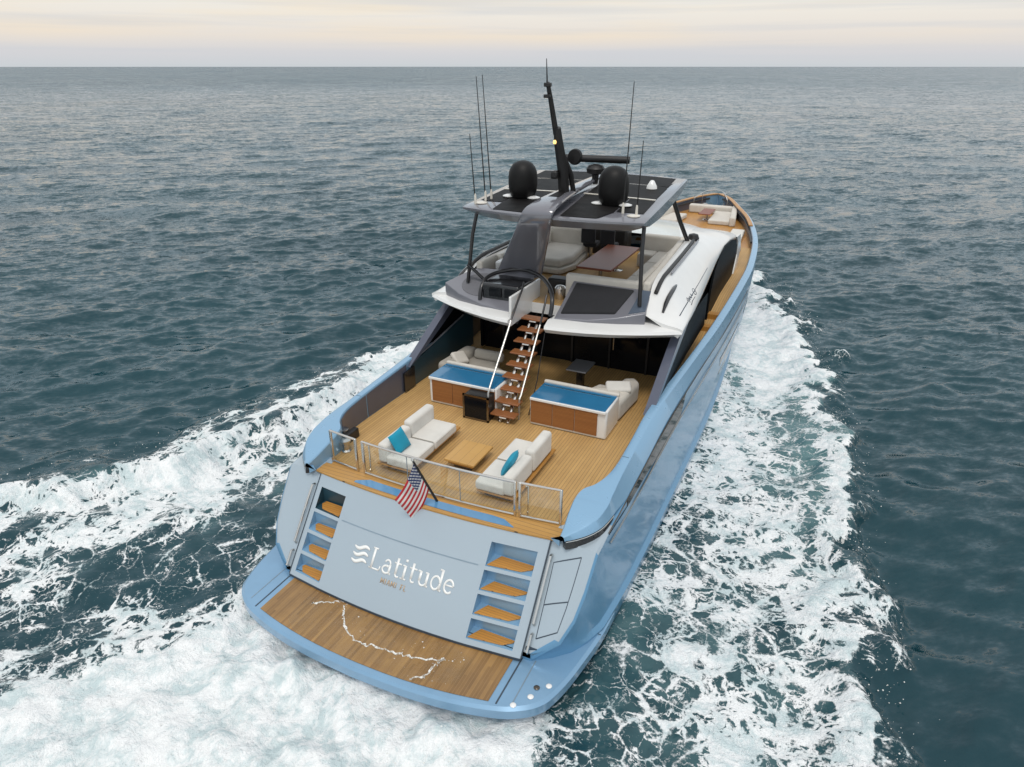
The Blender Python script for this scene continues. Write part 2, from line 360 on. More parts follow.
# gustiness
ridge_s = stb * np.exp(-((s_in - .75) / .75) ** 2) * (.34 + .5 * n2 + .5 * n1) * sstep(34, 28, gy)
ridge_p = prt * np.exp(-((p_in - .9) / .9) ** 2) * (.36 + .5 * n2 + .5 * n1) * sstep(34, 28, gy)
m3 = fbm(gx, gy, 1.7, 4, 9) - .5; m4 = fbm(gx, gy, .6, 3, 10) - .5
near = (np.abs(gx) < 30) & (gy > -40) & (gy < 45)
lump = churn * (.40 * m4 + .34 * m3 - .06) + np.clip(D, 0, 1) * m3 * .20 + .16 * m4 * np.clip(milky, 0, 1)
wz += (ridge_s + ridge_p + lump) * near
inside = (np.abs(gx) < hw - .1) & (gy > .8) & (gy < 33)
wz = np.where(inside, np.minimum(wz, -.12), wz)
under = sstep(4.6, 3.9, np.abs(gx)) * sstep(-.9, -.3, gy) * sstep(4.5, 2.8, gy); wz = np.where(under > 0, np.minimum(wz, .10 + .6 * (1 - under)), wz)
X = (gx + wx).ravel(); Y = (gy + wy).ravel(); Z = wz.ravel()
ny, nx = gx.shape
idx = np.arange(ny * nx, dtype=np.int32).reshape(ny, nx)
quads = np.stack([idx[:-1, :-1], idx[:-1, 1:], idx[1:, 1:], idx[1:, :-1]], -1).reshape(-1, 4)
sm = bpy.data.meshes.new('sea'); sm.vertices.add(nx * ny); sm.vertices.foreach_set('co', np.stack([X, Y, Z], 1).astype(np.float32).ravel())
sm.loops.add(quads.size); sm.loops.foreach_set('vertex_index', quads.ravel())
sm.polygons.add(len(quads)); sm.polygons.foreach_set('loop_start', np.arange(0, quads.size, 4, dtype=np.int32))
sm.polygons.foreach_set('use_smooth', np.ones(len(quads), bool)); sm.update(calc_edges=True)
for nm, arr in (('foam', D * near), ('milky', milky * near), ('churn', churn * near)):
    at = sm.attributes.new(nm, 'FLOAT', 'POINT'); at.data.foreach_set('value', arr.astype(np.float32).ravel())
sea = bpy.data.objects.new('sea', sm); COL.objects.link(sea)
tag(sea, 'dark teal choppy sea with the white foaming wake of the yacht', 'sea', kind='structure')

t = NT('sea_water'); b = t.b; p = t.n('ShaderNodeNewGeometry').outputs['Position']
def attr(n): x = t.n('ShaderNodeAttribute'); x.attribute_name = n; return x.outputs['Fac']
fo, mi, ch = attr('foam'), attr('milky'), attr('churn')
fl = t.vec('MULTIPLY', p, (1, 1, 0))
w1 = t.vec('SCALE', t.vec('SUBTRACT', t.noise(fl, .9, 3, .5, 1), (.5, .5, .5)), scale=.62)
w2 = t.vec('SCALE', t.vec('SUBTRACT', t.noise(fl, 4.0, 3, .6, 1), (.5, .5, .5)), scale=.20)
wp = t.vec('MULTIPLY', t.vec('ADD', t.vec('ADD', fl, w1), w2), (1, 1, 0))
def vor(v, sc_):
    x = t.n('ShaderNodeTexVoronoi', feature='DISTANCE_TO_EDGE'); x.inputs['Scale'].default_value = sc_; t.L(v, x.inputs['Vector']); return x.outputs['Distance']
v1 = t.math('MULTIPLY', vor(wp, 1.45), 1.8)
v2 = t.math('ADD', t.math('MULTIPLY', vor(wp, 3.4), 1.75), .09)
v3 = t.math('ADD', t.math('MULTIPLY', vor(wp, 8.0), 1.4), .30)
rid = t.math('ADD', t.math('MULTIPLY', t.math('ABSOLUTE', t.math('SUBTRACT', t.noise(wp, 2.0, 6, .62), .5)), 3.4), .07)
kn = t.rng(t.noise(wp, 1.3, 4, .6), .34, .66, .45, 2.6); kn2 = t.rng(t.noise(wp, 2.9, 4, .6), .34, .66, .5, 2.2)
lace = t.math('MINIMUM', t.math('MINIMUM', t.math('ADD', t.math('MULTIPLY', v1, kn), .03), t.math('MULTIPLY', v2, kn2)), t.math('MINIMUM', v3, rid))
fine = t.noise(fl, 14, 5, .7)
lace = t.math('ADD', lace, t.math('MULTIPLY', t.math('SUBTRACT', fine, .5), .42))
thr = t.math('SUBTRACT', t.math('MULTIPLY', t.math('POWER', t.math('MAXIMUM', fo, 0.), 2.1), .86), .075)
foam = t.rng(t.math('SUBTRACT', lace, thr), -.06, .045, 1, 0)
# open water: thin ripples over the modelled waves, coarser with distance
bp = t.n('ShaderNodeMapping'); bp.inputs['Rotation'].default_value = (0, 0, -main); t.L(fl, bp.inputs[0])
bs = t.n('ShaderNodeMapping'); bs.inputs['Scale'].default_value = (1., .42, 1); t.L(bp.outputs[0], bs.inputs[0])
geo_n = t.n('ShaderNodeNewGeometry').outputs['Normal']
def slope(sc_, amp, det, rough):
    v = t.vec('SUBTRACT', t.noise(bs.outputs[0], sc_, det, rough, 1), (.5, .5, .5))
    return t.vec('MULTIPLY', v, (amp, amp, 0))
sl_ = t.vec('ADD', t.vec('ADD', t.vec('ADD', slope(13., .52, 2, .55), slope(4.6, .90, 3, .6)), slope(1.7, .92, 3, .62)), t.vec('ADD', slope(.66, .60, 4, .62), slope(.15, .27, 4, .55)))
gust = t.math('MULTIPLY', t.rng(t.noise(fl, .022, 3), .3, .7, .78, 1.22), t.rng(t.noise(fl, .0045, 3), .35, .65, .8, 1.2))
gs = t.n('ShaderNodeVectorMath', operation='SCALE'); t.L(sl_, gs.inputs[0]); t.L(gust, gs.inputs['Scale'])
# the seas lean forward down the wind: wave fronts too small for the mesh far out are steeper on that side
dist = t.n('ShaderNodeVectorMath', operation='LENGTH'); t.L(fl, dist.inputs[0])
lean = t.n('ShaderNodeVectorMath', operation='SCALE'); lean.inputs[0].default_value = (math.cos(main), math.sin(main), 0); t.L(t.rng(dist.outputs['Value'], 15, 600, .02, .19), lean.inputs['Scale'])
nb = t.vec('NORMALIZE', t.vec('ADD', t.vec('ADD', geo_n, gs.outputs[0]), lean.outputs[0]))
fb = t.math('ADD', t.math('ADD', t.math('MULTIPLY', t.noise(fl, 3.2, 6, .7), .13), t.math('MULTIPLY', t.noise(wp, 11, 4, .7), .05)), t.math('MULTIPLY', foam, .03))
nf = t.bump(fb, 1.0, 1.0)
deep = t.mix(t.rng(t.noise(fl, .05, 4), .35, .65), (.008, .039, .051), (.011, .049, .063))
aer = t.mix(t.math('MULTIPLY', t.rng(t.math('ADD', mi, t.math('MULTIPLY', t.math('SUBTRACT', t.noise(wp, .8, 5), .5), .9)), .25, 1.1), .8), deep, (.13, .245, .255))
t.L(aer, b.inputs['Base Color'])
b.inputs['Roughness'].default_value = .06; b.inputs['IOR'].default_value = 1.333; t.L(nb, b.inputs['Normal'])
fb_ = t.n('ShaderNodeBsdfDiffuse'); t.L(nf, fb_.inputs['Normal'])
fc = t.mix(t.rng(t.math('ADD', t.math('MULTIPLY', t.noise(wp, 1.1, 6, .7), .62), t.math('MULTIPLY', t.noise(wp, 4.5, 5, .7), .38)), .40, .56), (.60, .70, .715), (.92, .93, .93))
t.L(fc, fb_.inputs['Color'])
ms = t.n('ShaderNodeMixShader'); t.L(foam, ms.inputs[0]); t.L(b.outputs[0], ms.inputs[1]); t.L(fb_.outputs[0], ms.inputs[2])
t.L(ms.outputs[0], t.t.nodes['Material Output'].inputs[0])
sm.materials.append(t.m)

# droplets thrown up along the breaking edges and over the stern wash
def drops(n, pick):
    V = []; F = []
    for _ in range(n):
        q = pick()
        if q is None: continue
        x, y, z = q; r_ = .006 + .017 * RNG.random() ** 4; o = len(V)
        V += [(x + r_, y, z), (x - r_, y, z), (x, y + r_, z), (x, y - r_, z), (x, y, z + r_), (x, y, z - r_)]
        F += [(o + a, o + c, o + d) for a, c, d in ((0, 2, 4), (2, 1, 4), (1, 3, 4), (3, 0, 4), (2, 0, 5), (1, 2, 5), (3, 1, 5), (0, 3, 5))]
    return V, F
def pick_spray():
    u = RNG.random()
    if u < .5:
        y = RNG.uniform(0, 30); x = np.interp(y, STB_Y, STB_X) + RNG.normal() * .35 - .3; h_ = abs(RNG.normal()) * (.16 + .014 * max(0, y - 8))
    elif u < .75:
        y = RNG.uniform(-2, 16); x = np.interp(y, PRT_Y, PRT_X) + .4 + RNG.normal() * .4; h_ = abs(RNG.normal()) * .2
    else:
        x = RNG.uniform(-5, 4.5); y = -.5 - abs(RNG.normal()) * 1.0; h_ = abs(RNG.normal()) * .22
    j = int(np.argmin(abs(ay - y))); i = int(np.argmin(abs(ax - x)))
    return (x, y, float(wz[j, i]) + .02 + h_)
V_, F_ = drops(2200, pick_spray)
me = bpy.data.meshes.new('sea_spray'); me.from_pydata(V_, [], F_); me.polygons.foreach_set('use_smooth', [True] * len(F_)); me.materials.append(M['foamline'])
spray = bpy.data.objects.new('sea_spray', me); COL.objects.link(spray); tag(spray, 'white droplets of spray flying along the breaking edges of the wake', 'spray', kind='stuff')

# ================================================================== THE YACHT
yacht = empty('motor_yacht', (0, 0, 0), 'large pale blue motor yacht under way with teak decks and a black hardtop', 'yacht')
Yh = [1.15, 1.4, 1.67, 2.0, 2.45, 3.2, 4, 5.5, 7, 10, 13, 17, 20, 24, 28, 31, 33, 34.2]
p1x = [2.80, 3.22, 3.38, 3.45, 3.5]
shx = [2.90, 3.34, 3.50, 3.58, 3.62, 3.64, 3.68, 3.71, 3.72, 3.80, 3.92, 3.98, 3.90, 3.52, 2.72, 1.74, 1.04, .34]
zch = [.58, .90, 1.24, 1.66, 2.24, 2.36, 2.52, 2.66, 2.78, 2.88, 2.93, 3.03, 3.05, 3.13, 3.2, 3.25, 3.28, 3.3]
mdx = [2.88, 3.28, 3.50, 3.62, 3.70, 3.74, 3.78, 3.8, 3.82, 3.88, 3.96, 3.95, 3.78, 3.2, 2.25, 1.2, .5, .06]
knx = [2.86, 3.20, 3.45, 3.61, 3.74, 3.8, 3.84, 3.87, 3.88, 3.90, 3.88, 3.70, 3.35, 2.5, 1.55, .72, .22, .04]
_k = 6; _hs = smooth_pts(list(zip(Yh[_k:], shx[_k:], zch[_k:], mdx[_k:], knx[_k:])), 5)
Yh, shx, zch, mdx, knx = [list(a_[:_k]) + list(q) for a_, q in zip((Yh, shx, zch, mdx, knx), zip(*_hs))]
def hull_ring(Y, s):
    g = lambda a: I(Y, Yh, a)
    sh, zc, md, kn = g(shx), g(zch), g(mdx), g(knx)
    p1 = I(Y, Yh[:5] + [3.2], p1x + [3.5]) if Y < 3.2 else sh - .12
    kk = min(1, max(0, (Y - 2.85) / .7)); p0 = 2.71 * (1 - kk) + (p1 - .01) * kk
    p0 = min(p0, p1 - .01); led = .085 * min(1, max(0, (Y - 1.2) / 1.2)) * max(.1, min(1, (34.5 - Y) / 14))
    pts = [(p0, zc), (p1, zc), ((p1 + sh) / 2 + .02, zc - .02), (sh, zc - .07 if Y < 3 else zc - .03), ((sh + md) / 2, zc - .3 * (zc - .62)), (md, .62 + .45 * (zc - .62)), (kn, .62), (kn + led, .52), (kn + led - .05, .2), (kn + led - .1, -.1), (max(0, (kn) * .8), -.9)]
    rk = 2.0 * max(0, (Y - 27) / 7.2) ** 1.5
    return [(s * x, Y - rk * (1 - max(z, -.3) / 3.3), z) for x, z in pts]
Ys = sorted(set([1.15, 1.27, 1.4, 1.55, 1.67, 1.8, 2.0, 2.2, 2.45, 2.8, 3.2, 3.6, 4] + list(np.arange(4.75, 34.2, .75)) + [33.6, 34.2]))
hb = MB()
for s in (1, -1): hb.loft([hull_ring(Y, s) for Y in Ys])
a = hull_ring(1.15, 1); b_ = hull_ring(1.15, -1); hb.loft([a[3:], b_[3:]])
hull = hb.build('hull', 'hull', yacht, smooth=28)
hull.data.materials.append(M['transom'])
for f in hull.data.polygons:
    c = f.center
    if c.y < 3.2 and f.normal.z > .56 and c.z > .6: f.material_index = 1
# dark wedge windows, rub rails and boot stripe on each side of the hull
def side_pt(Y, z, s, off=0.):
    rg_ = hull_ring(Y, 1); xs = [p[0] for p in rg_][::-1]; zs = [p[2] for p in rg_][::-1]
    return (s * (I(z, zs[1:], xs[1:]) + off), Y, z)
for s in (1, -1):
    top = [(2.95, 2.33), (4, 2.47), (5.2, 2.58), (6.4, 2.64), (7.6, 2.69), (8.8, 2.72)]
    bot = [(3.0, 2.26), (4, 2.30), (5.2, 2.32), (6.4, 2.26), (7.4, 2.26), (8.3, 2.32)]
    w = MB().loft([[side_pt(y, z, s, .012), side_pt(yb, zb, s, .012), side_pt(yb, zb, s, -.03), side_pt(y, z, s, -.03)] for (y, z), (yb, zb) in zip(top, bot)], True, True).build('hull_window', 'dglass', hull)
    rr = smooth_pts([side_pt(y, z, s, .02) for y, z in ((3.0, 2.08), (5, 2.2), (8, 2.3), (12, 2.42), (17, 2.52), (22, 2.6))], 5)
    MB().tube(rr, .022, 6).build('rub_rail', 'steel', hull)
    MB().tube(smooth_pts([side_pt(y, z, s, .012) for y, z in ((3.0, 2.30), (4.5, 2.52), (7, 2.715), (10, 2.78), (14, 2.84), (18, 2.9))], 4), .014, 6).build('rub_rail', 'steeldark', hull)
    for (y0, y1) in ((13.2, 16.8), (18.2, 20.2)):
        yy = np.linspace(y0, y1, 6)
        MB().loft([[side_pt(y, 2.05, s, .01), side_pt(y, 1.5, s, .01), side_pt(y, 1.5, s, -.03), side_pt(y, 2.05, s, -.03)] for y in yy], True, True).build('hull_window', 'dglass', hull)
# bulwarks with their caps
BY = [2.28, 2.55, 2.85, 3.2, 3.45, 3.66, 4.0, 4.5, 5.5, 7, 10, 13, 17, 20, 24, 28, 31, 33, 34.15]
BC = [2.92, 2.90, 2.87, 2.86, 2.92, 3.10, 3.23, 3.29, 3.30, 3.30, 3.50, 3.63, 3.70, 3.64, 3.28, 2.48, 1.48, .76, .005]
BO = [3.00, 3.24, 3.44, 3.52, 3.52, 3.52, 3.51, 3.50, 3.50, 3.52, 3.70, 3.86, 3.94, 3.88, 3.50, 2.70, 1.72, 1.02, .34]
BZ = [2.50, 2.56, 2.66, 2.76, 2.82, 2.86, 2.90, 2.93, 3.0, 3.10, 3.2, 3.26, 3.36, 3.40, 3.46, 3.53, 3.58, 3.6, 3.62]
_bs = smooth_pts(list(zip(BY, BC, BO, BZ)), 6); BY, BC, BO, BZ = [list(q) for q in zip(*_bs)]
def deck_z(Y): return I(Y, [2, 10, 13.5, 15, 17, 24, 34], [2.26, 2.26, 2.45, 2.74, 2.94, 3.02, 3.02])
def bul_ring(Y, s):
    ci, co_, z = I(Y, BY, BC), I(Y, BY, BO), I(Y, BY, BZ); sh = I(Y, Yh, shx); zh = I(Y, Yh, zch)
    dz = min(deck_z(Y), z - .12); k = min(1, max(0, (Y - 2.3) / 1.6))
    fx = (co_ + .02) * (1 - k) + (sh) * k; fz = (z - .10) * (1 - k) + (zh - .01) * k
    return [(s * (ci + .0), Y, dz), (s * ci, Y, z - .025), (s * (ci + .02), Y, z), (s * (co_ - .04), Y, z), (s * co_, Y, z - .02), (s * fx, Y, fz), (s * (fx - .25 * (1 - k) - .03), Y, fz - .01)]
BYs = sorted(set(BY + list(np.arange(2.3, 4.6, .15)) + list(np.arange(5, 34.1, .6))))
for s in (1, -1):
    bw = MB().loft([bul_ring(Y, s) for Y in BYs], False, False)
    r0 = bul_ring(BYs[0], s); bw.add(r0, [tuple(range(7))])
    bo = bw.build('bulwark', 'litblue', yacht, smooth=32)
    # glossy dark strip that wraps the quarter under the wing
    st = []
    for Y in np.linspace(2.3, 3.35, 9):
        r_ = bul_ring(Y, s)[5]; st.append((r_[0] - s * .015, Y, r_[2]))
    MB().loft([[(x, y, z), (x + s * .02, y - .01, z - .19), (x - s * .06, y + .05, z - .19), (x - s * .06, y + .05, z)] for x, y, z in st], True, True).build('wing_trim', 'black', bo)
    MB().tube([(x + s * .012, y, z - .03) for x, y, z in st], .014, 6).build('trim_rail', 'steel', bo)
    # cap seam
    r_ = bul_ring(4.75, s); MB().box((min(r_[2][0], r_[3][0]) - .0, 4.745, r_[2][2] - .002), (max(r_[2][0], r_[3][0]) + .0, 4.757, r_[2][2] + .003)).build('cap_seam', 'line', bo)
    # inner panels, dark and split by seams
    for y0, y1 in ((3.75, 4.9), (4.94, 6.7)):
        yy = np.linspace(y0, y1, 5)
        MB().loft([[(s * (I(y, BY, BC) - .012), y, 2.30), (s * (I(y, BY, BC) - .012), y, I(y, BY, BZ) - .05), (s * (I(y, BY, BC) + .03), y, I(y, BY, BZ) - .05), (s * (I(y, BY, BC) + .03), y, 2.30)] for y in yy], True, True).build('inner_panel', 'plate', bo)
    MB().loft([[(s * (I(y, BY, BC) - .012), y, deck_z(y) + .02), (s * (I(y, BY, BC) - .012), y, I(y, BY, BZ) - .04), (s * (I(y, BY, BC) + .02), y, I(y, BY, BZ) - .04), (s * (I(y, BY, BC) + .02), y, deck_z(y) + .02)] for y in np.linspace(10.8, 33.4, 30)], True, True).build('inner_lining', 'plate', bo)
    # varnished teak cap on the bow
    cap = []
    for Y in np.linspace(26.5, 34.15, 20):
        ci, co_, z = I(Y, BY, BC), I(Y, BY, BO), I(Y, BY, BZ); cap.append([(s * (ci - .06), Y, z + .003), (s * (ci - .06), Y, z + .05), (s * (co_ - .10), Y, z + .05), (s * (co_ - .10), Y, z + .003)])
    MB().loft(cap, True, True).build('cap_rail', 'teakgold', bo)
    MB().tube([(s * (I(Y, BY, BC) - .04), Y, I(Y, BY, BZ) - .16) for Y in np.linspace(24, 33.6, 16)], .05, 6).build('grab_rail', 'satin', bo)
# decks
def edge(Y): return I(Y, BY, BC) + .06
def curve_y(x, y_side, bow, half=2.8): return y_side - bow * (1 - (x / half) ** 2)
xs = list(np.linspace(-2.85, 2.85, 15))
poly = [(x, curve_y(x, 2.52, .18)) for x in xs] + [(edge(y), y) for y in (3.2, 3.6, 4.2, 5.5, 7, 10, 10.6)] + [(-edge(y), y) for y in (10.6, 10, 7, 5.5, 4.2, 3.6, 3.2)]
MB().slab(poly, 2.12, 2.28).build('cockpit_deck', 'teakdeck', yacht)
for s in (1, -1):
    yy = [10.3, 11, 12, 13.5, 14.2, 15, 16, 17, 18, 20, 22, 24]
    MB().loft([[(s * 2.85, y, deck_z(y) + .02), (s * edge(y), y, deck_z(y) + .02), (s * edge(y), y, deck_z(y) - .1), (s * 2.85, y, deck_z(y) - .1)] for y in yy], True, True).build('side_deck', 'teakdeck', yacht)
    for i in range(2): MB().box((s * 3.35 - .33, 14.0 + i * .8, 2.5 + .16 * i), (s * 3.35 + .33, 14.3 + i * .8, 2.72 + .17 * i)).build('deck_step', 'teakgold', yacht)
poly = [(-edge(y), y) for y in (33.9, 33, 31, 29, 26, 24)] + [(edge(y), y) for y in (24, 26, 29, 31, 33, 33.9)]
MB().slab(poly, 2.90, 3.03).build('foredeck', 'teakgold', yacht)

# ---------------------------------------------------------------- transom with boarding steps
def tr(x, z, h=0.):                     # point on the raked transom, h out from the surface
    y = 1.06 + .777 * (z - .5) - .2 * (1 - min(1, (x / 2.8) ** 2))
    return (x, y - h * .79, z + h * .61)
ZB, ZT = .52, 2.25
LX, RX = (-2.57, -1.87), (1.60, 2.52)
zl = [.60, .95, 1.31, 1.67, 2.04]
xcuts = sorted(set([-2.70, LX[0], LX[1], RX[0], RX[1], 2.70] + list(np.linspace(-1.7, 1.4, 8)))); zcuts = sorted(set([ZB, ZT] + [z + .0 for z in zl] + [zl[i] - .055 for i in range(1, 5)] + [zl[4] - .0]))
def in_hole(x, z):
    if not (LX[0] < x < LX[1] or RX[0] < x < RX[1]): return False
    return any(zl[i] < z < zl[i + 1] - (.055 if i < 3 else 0) for i in range(4))
tb = MB()
vid = {}
for i, x in enumerate(xcuts):
    for j, z in enumerate(zcuts): vid[i, j] = len(tb.v); tb.v.append(tr(x, z))
for i in range(len(xcuts) - 1):
    for j in range(len(zcuts) - 1):
        if in_hole((xcuts[i] + xcuts[i + 1]) / 2, (zcuts[j] + zcuts[j + 1]) / 2): continue
        tb.f.append((vid[i, j], vid[i + 1, j], vid[i + 1, j + 1], vid[i, j + 1]))
tb.loft([[tr(x, ZB), (x, 1.6, ZB)] for x in xcuts])
transom = tb.build('transom', 'transom', yacht, smooth=30)
MB().loft([[tr(x, ZB - .004, .004), tr(x, ZB - .035, -.02), (x, 1.5, .485), (x, 1.5, ZB - .004)] for x in xcuts], True, True).build('slot_shade', 'line', transom)  # dark strip that paints in the shade of the slot below the transom
for (xa, xb_) in (LX, RX):
    for i in range(4):
        z0 = zl[i]; z1 = zl[i + 1] - (.055 if i < 3 else 0)
        xm = .12 * (1 if xa > 0 else -1)
        yb0 = max(tr(xa, z1)[1], tr(xb_, z1)[1]) + .02
        B = MB()
        fl_ = [tr(xa, z0), tr(xb_, z0), (xb_, yb0, z0), (xa, yb0, z0)]; tp = [tr(xa, z1), tr(xb_, z1), (xb_, yb0, z1), (xa, yb0, z1)]
        B.add(fl_ + tp, [(0, 1, 2, 3), (3, 2, 6, 7), (0, 3, 7, 4), (1, 2, 6, 5), (4, 5, 6, 7)])
        st = B.build('boarding_step', 'litblue' if not (i == 3 and xa < 0) else 'tealwall', transom, smooth=20)
        m = .05
        c = .17 if xa > 0 else .12
        if xa > 0: pl = [(xa + .02, tr(xa, z0)[1] + .03), (xb_ - m - c, tr(xb_, z0)[1] + .03), (xb_ - m, tr(xb_, z0)[1] + .03 + c * .8), (xb_ - m, yb0 - .03), (xa + c, yb0 - .03)]
        else: pl = [(xa + m + c, tr(xa, z0)[1] + .03), (xb_ - .04, tr(xb_, z0)[1] + .03), (xb_ - .04, yb0 - .05), (xa + m + .03, yb0 - .02), (xa + m, tr(xa, z0)[1] + .05 + c)]
        MB().slab(pl, z0 + .004, z0 + .024).build('tread', 'teakstep', st, bevel=.006, seg=2)
# seams, hand rails and the locker outline
for s in (1, -1):
    MB().ribbon(tr, [(s * 2.705, z) for z in np.linspace(ZB, ZT, 6)], .022, .002, .006).build('side_seam', 'line', transom)
    MB().tube([tr(s * 2.79, z, h) for z, h in ((1.02, .0), (1.04, .06), (1.5, .065), (2.02, .06), (2.04, .0))], .027, 8).build('handrail', 'steel', transom)
    MB().tube([tr(s * 2.80, z, h) for z, h in ((.62, .0), (.63, .05), (.88, .05), (.89, .0))], .027, 8).build('handrail', 'steel', transom)
MB().ribbon(tr, [(x, 1.66 + .0 * x) for x in np.linspace(-1.78, 1.46, 12)], .016, .002, .004).build('door_seam', 'seam', transom)
def qp(x, z, h=0.): return (x, 1.15 + (z - .58) * .777 + .02, z + .004 + h)
def hz(Y): return I(Y, Yh, zch)
def quarter(x, Y, h=0.): return (x, Y, hz(Y) + .003 + h)
for loop in ([(2.88, 1.34), (2.87, 1.6), (2.86, 1.95), (2.85, 2.2), (3.02, 2.25), (3.34, 2.34)], [(2.88, 1.34), (3.24, 1.48), (3.29, 1.75), (3.32, 2.05), (3.34, 2.34)], [(2.865, 1.72), (3.05, 1.77), (3.29, 1.83)]):
    MB().ribbon(lambda u, v, h: quarter(u, v, h), loop, .014, .0, .003).build('locker_seam', 'line', hull)
MB().slab([(2.74, 1.19), (2.95, 1.23), (2.95, 1.27), (2.74, 1.23)], .60, .70).build('vent_slot', 'line', hull)

# lettering on the transom
def stroke(B, pts, wid, ox, oz, sc): B.ribbon(tr, [(ox + u * sc + .0, oz + v * sc * .787) for u, v in pts], [q * sc for q in wid] if isinstance(wid, list) else wid * sc, -.002, .009)
def arc(cx, cy, rx, ry, a0, a1, n=14): return [(cx + rx * math.cos(R(a0 + (a1 - a0) * k / n)), cy + ry * math.sin(R(a0 + (a1 - a0) * k / n))) for k in range(n + 1)]
TH, TN = .092, .046
GL = {   # unit: x-height .5, cap 0.74 ; every letter as strokes, with its advance
 'L': ([([(.10, 0), (.10, .74)], TH), ([(.0, .725), (.22, .725)], TN), ([(.0, .018), (.46, .018)], TN), ([(.445, 0), (.475, .17)], TN)], .54),
 'a': ([([(.33, .0), (.33, .34)], TH)] + [([(.33, .33)] + arc(.21, .34, .12, .14, 10, 160, 8), .055)] + [(arc(.19, .14, .15, .13, 60, 330, 14), .06), ([(.29, .27), (.19, .285)], .045), ([(.33, .02), (.42, .02)], TN)], .46),
 't': ([([(.15, .08), (.15, .66)], TH), ([(.02, .475), (.32, .475)], TN), (arc(.235, .10, .085, .09, 180, 320, 8), .05)], .37),
 'i': ([([(.12, 0), (.12, .49)], TH), ([(.01, .475), (.12, .475)], TN), ([(.0, .018), (.24, .018)], TN), ([(.12, .62), (.12, .71)], .10)], .28),
 'u': ([([(.12, .14), (.12, .49)], TH), ([(.01, .475), (.12, .475)], TN), (arc(.25, .15, .13, .135, 180, 345, 12), .055), ([(.40, 0), (.40, .49)], TH), ([(.30, .475), (.40, .475)], TN), ([(.40, .018), (.49, .018)], TN)], .53),
 'd': ([(arc(.22, .245, .165, .225, 0, 360, 26), .062), ([(.40, 0), (.40, .74)], TH), ([(.29, .725), (.40, .725)], TN), ([(.40, .018), (.49, .018)], TN)], .52),
 'e': ([(arc(.22, .245, .17, .225, 8, 318, 24), .065), ([(.07, .275), (.39, .275)], TN)], .44)}
def write(text, x0, z0, sc, mat, part, slope=0.):
    B = MB(); x = x0
    for chh in text:
        if chh == ' ': x += .3 * sc; continue
        g, adv = GL[chh]
        for pts, w in g: stroke(B, pts, w, x, z0, sc)
        x += adv * sc
    return B.build(part, mat, transom, smooth=0), x
nm, xe = write('Latitude', -.82, 1.13, .553, 'lettering', 'name_lettering')
lg = MB()
for k in range(3):
    c = [(-1.27 + .38 * u, 1.17 + .105 * k + .028 * math.sin(u * 2 * math.pi + math.pi)) for u in np.linspace(0, 1, 16)]
    lg.ribbon(tr, c, [.015 + .045 * math.sin(math.pi * u) ** .6 for u in np.linspace(0, 1, 16)], .003, .012)
lg.build('wave_logo', 'lettering', transom, smooth=0)
CAPS = {'M': ([([(0, 0), (.04, 1)], .13), ([(.04, 1), (.4, .2)], .16), ([(.4, .2), (.76, 1)], .1), ([(.76, 1), (.8, 0)], .16)], 1.02), 'I': ([([(.1, 0), (.1, 1)], .16)], .42), 'A': ([([(0, 0), (.36, 1)], .1), ([(.36, 1), (.72, 0)], .17), ([(.14, .36), (.58, .36)], .08)], .92),
        'F': ([([(.08, 0), (.08, 1)], .16), ([(0, .95), (.55, .95)], .1), ([(.08, .52), (.45, .52)], .1)], .74), 'L': ([([(.08, 0), (.08, 1)], .16), ([(0, .05), (.55, .05)], .1)], .7)}
B = MB(); x = -.45
for chh in 'MIAMI FL':
    if chh == ' ': x += .07; continue
    g, adv = CAPS[chh]
    for pts, w in g: B.ribbon(tr, [(x + u * .088, .97 + v * .085) for u, v in pts], w * .072, .003, .008)
    x += adv * .088 + .012
B.build('town_lettering', 'goldletters', transom, smooth=0)

# transom top: teak margin and the blue glass band
xs = np.linspace(-2.84, 2.84, 19)
MB().loft([[(x, curve_y(x, 2.40, .19), 2.255), (x, curve_y(x, 2.40, .19), 2.289), (x, curve_y(x, 2.98, .2), 2.289), (x, curve_y(x, 2.98, .2), 2.255)] for x in xs], True, True).build('transom_cap', 'teakband', yacht, smooth=20)
xb2 = np.linspace(-1.80, 1.93, 15)
def bandy(x, f): e = min(1, (x + 1.80) / .14, (1.93 - x) / .34); return curve_y(x, 2.46, .17) + (.03 + (.17 if f else .02) * (e if f else 1))
MB().loft([[(x, curve_y(x, 2.47, .16), 2.290), (x, curve_y(x, 2.47, .16), 2.297), (x, curve_y(x, 2.47, .16) + .02 + .20 * max(.0, min(1, (x + 1.80) / .08 + .2, (1.93 - x) / .32)), 2.297), (x, curve_y(x, 2.47, .16) + .02 + .20 * max(.0, min(1, (x + 1.80) / .08 + .2, (1.93 - x) / .32)), 2.290)] for x in xb2], True, True).build('glass_band', 'bluepanel', yacht, smooth=20)

# swim platform
half = [(0, -.38), (1.1, -.335), (2.0, -.22), (2.78, -.02), (3.2, .2), (3.42, .42), (3.53, .66), (3.65, 1.1), (3.75, 1.7), (3.82, 2.2), (3.85, 2.6), (3.86, 3.05)]
half = smooth_pts(half, 4)
outl = [(-x, y) for x, y in half[::-1]][:-1] + half
inner = [(x, y) for x, y in outl]
def shrink(p, d): return [(x * (1 - d / 3.4), y + d * .9) for x, y in p]
pb = MB().loft([[(x, y, .12) for x, y in shrink(outl, .22)] + [(3.3, 3.05, .12), (-3.3, 3.05, .12)], [(x, y, .22) for x, y in outl] + [(3.3, 3.05, .22), (-3.3, 3.05, .22)], [(x, y, .40) for x, y in outl] + [(3.3, 3.05, .40), (-3.3, 3.05, .40)], [(x, y, .45) for x, y in shrink(outl, .05)] + [(3.3, 3.05, .45), (-3.3, 3.05, .45)]], True, True)
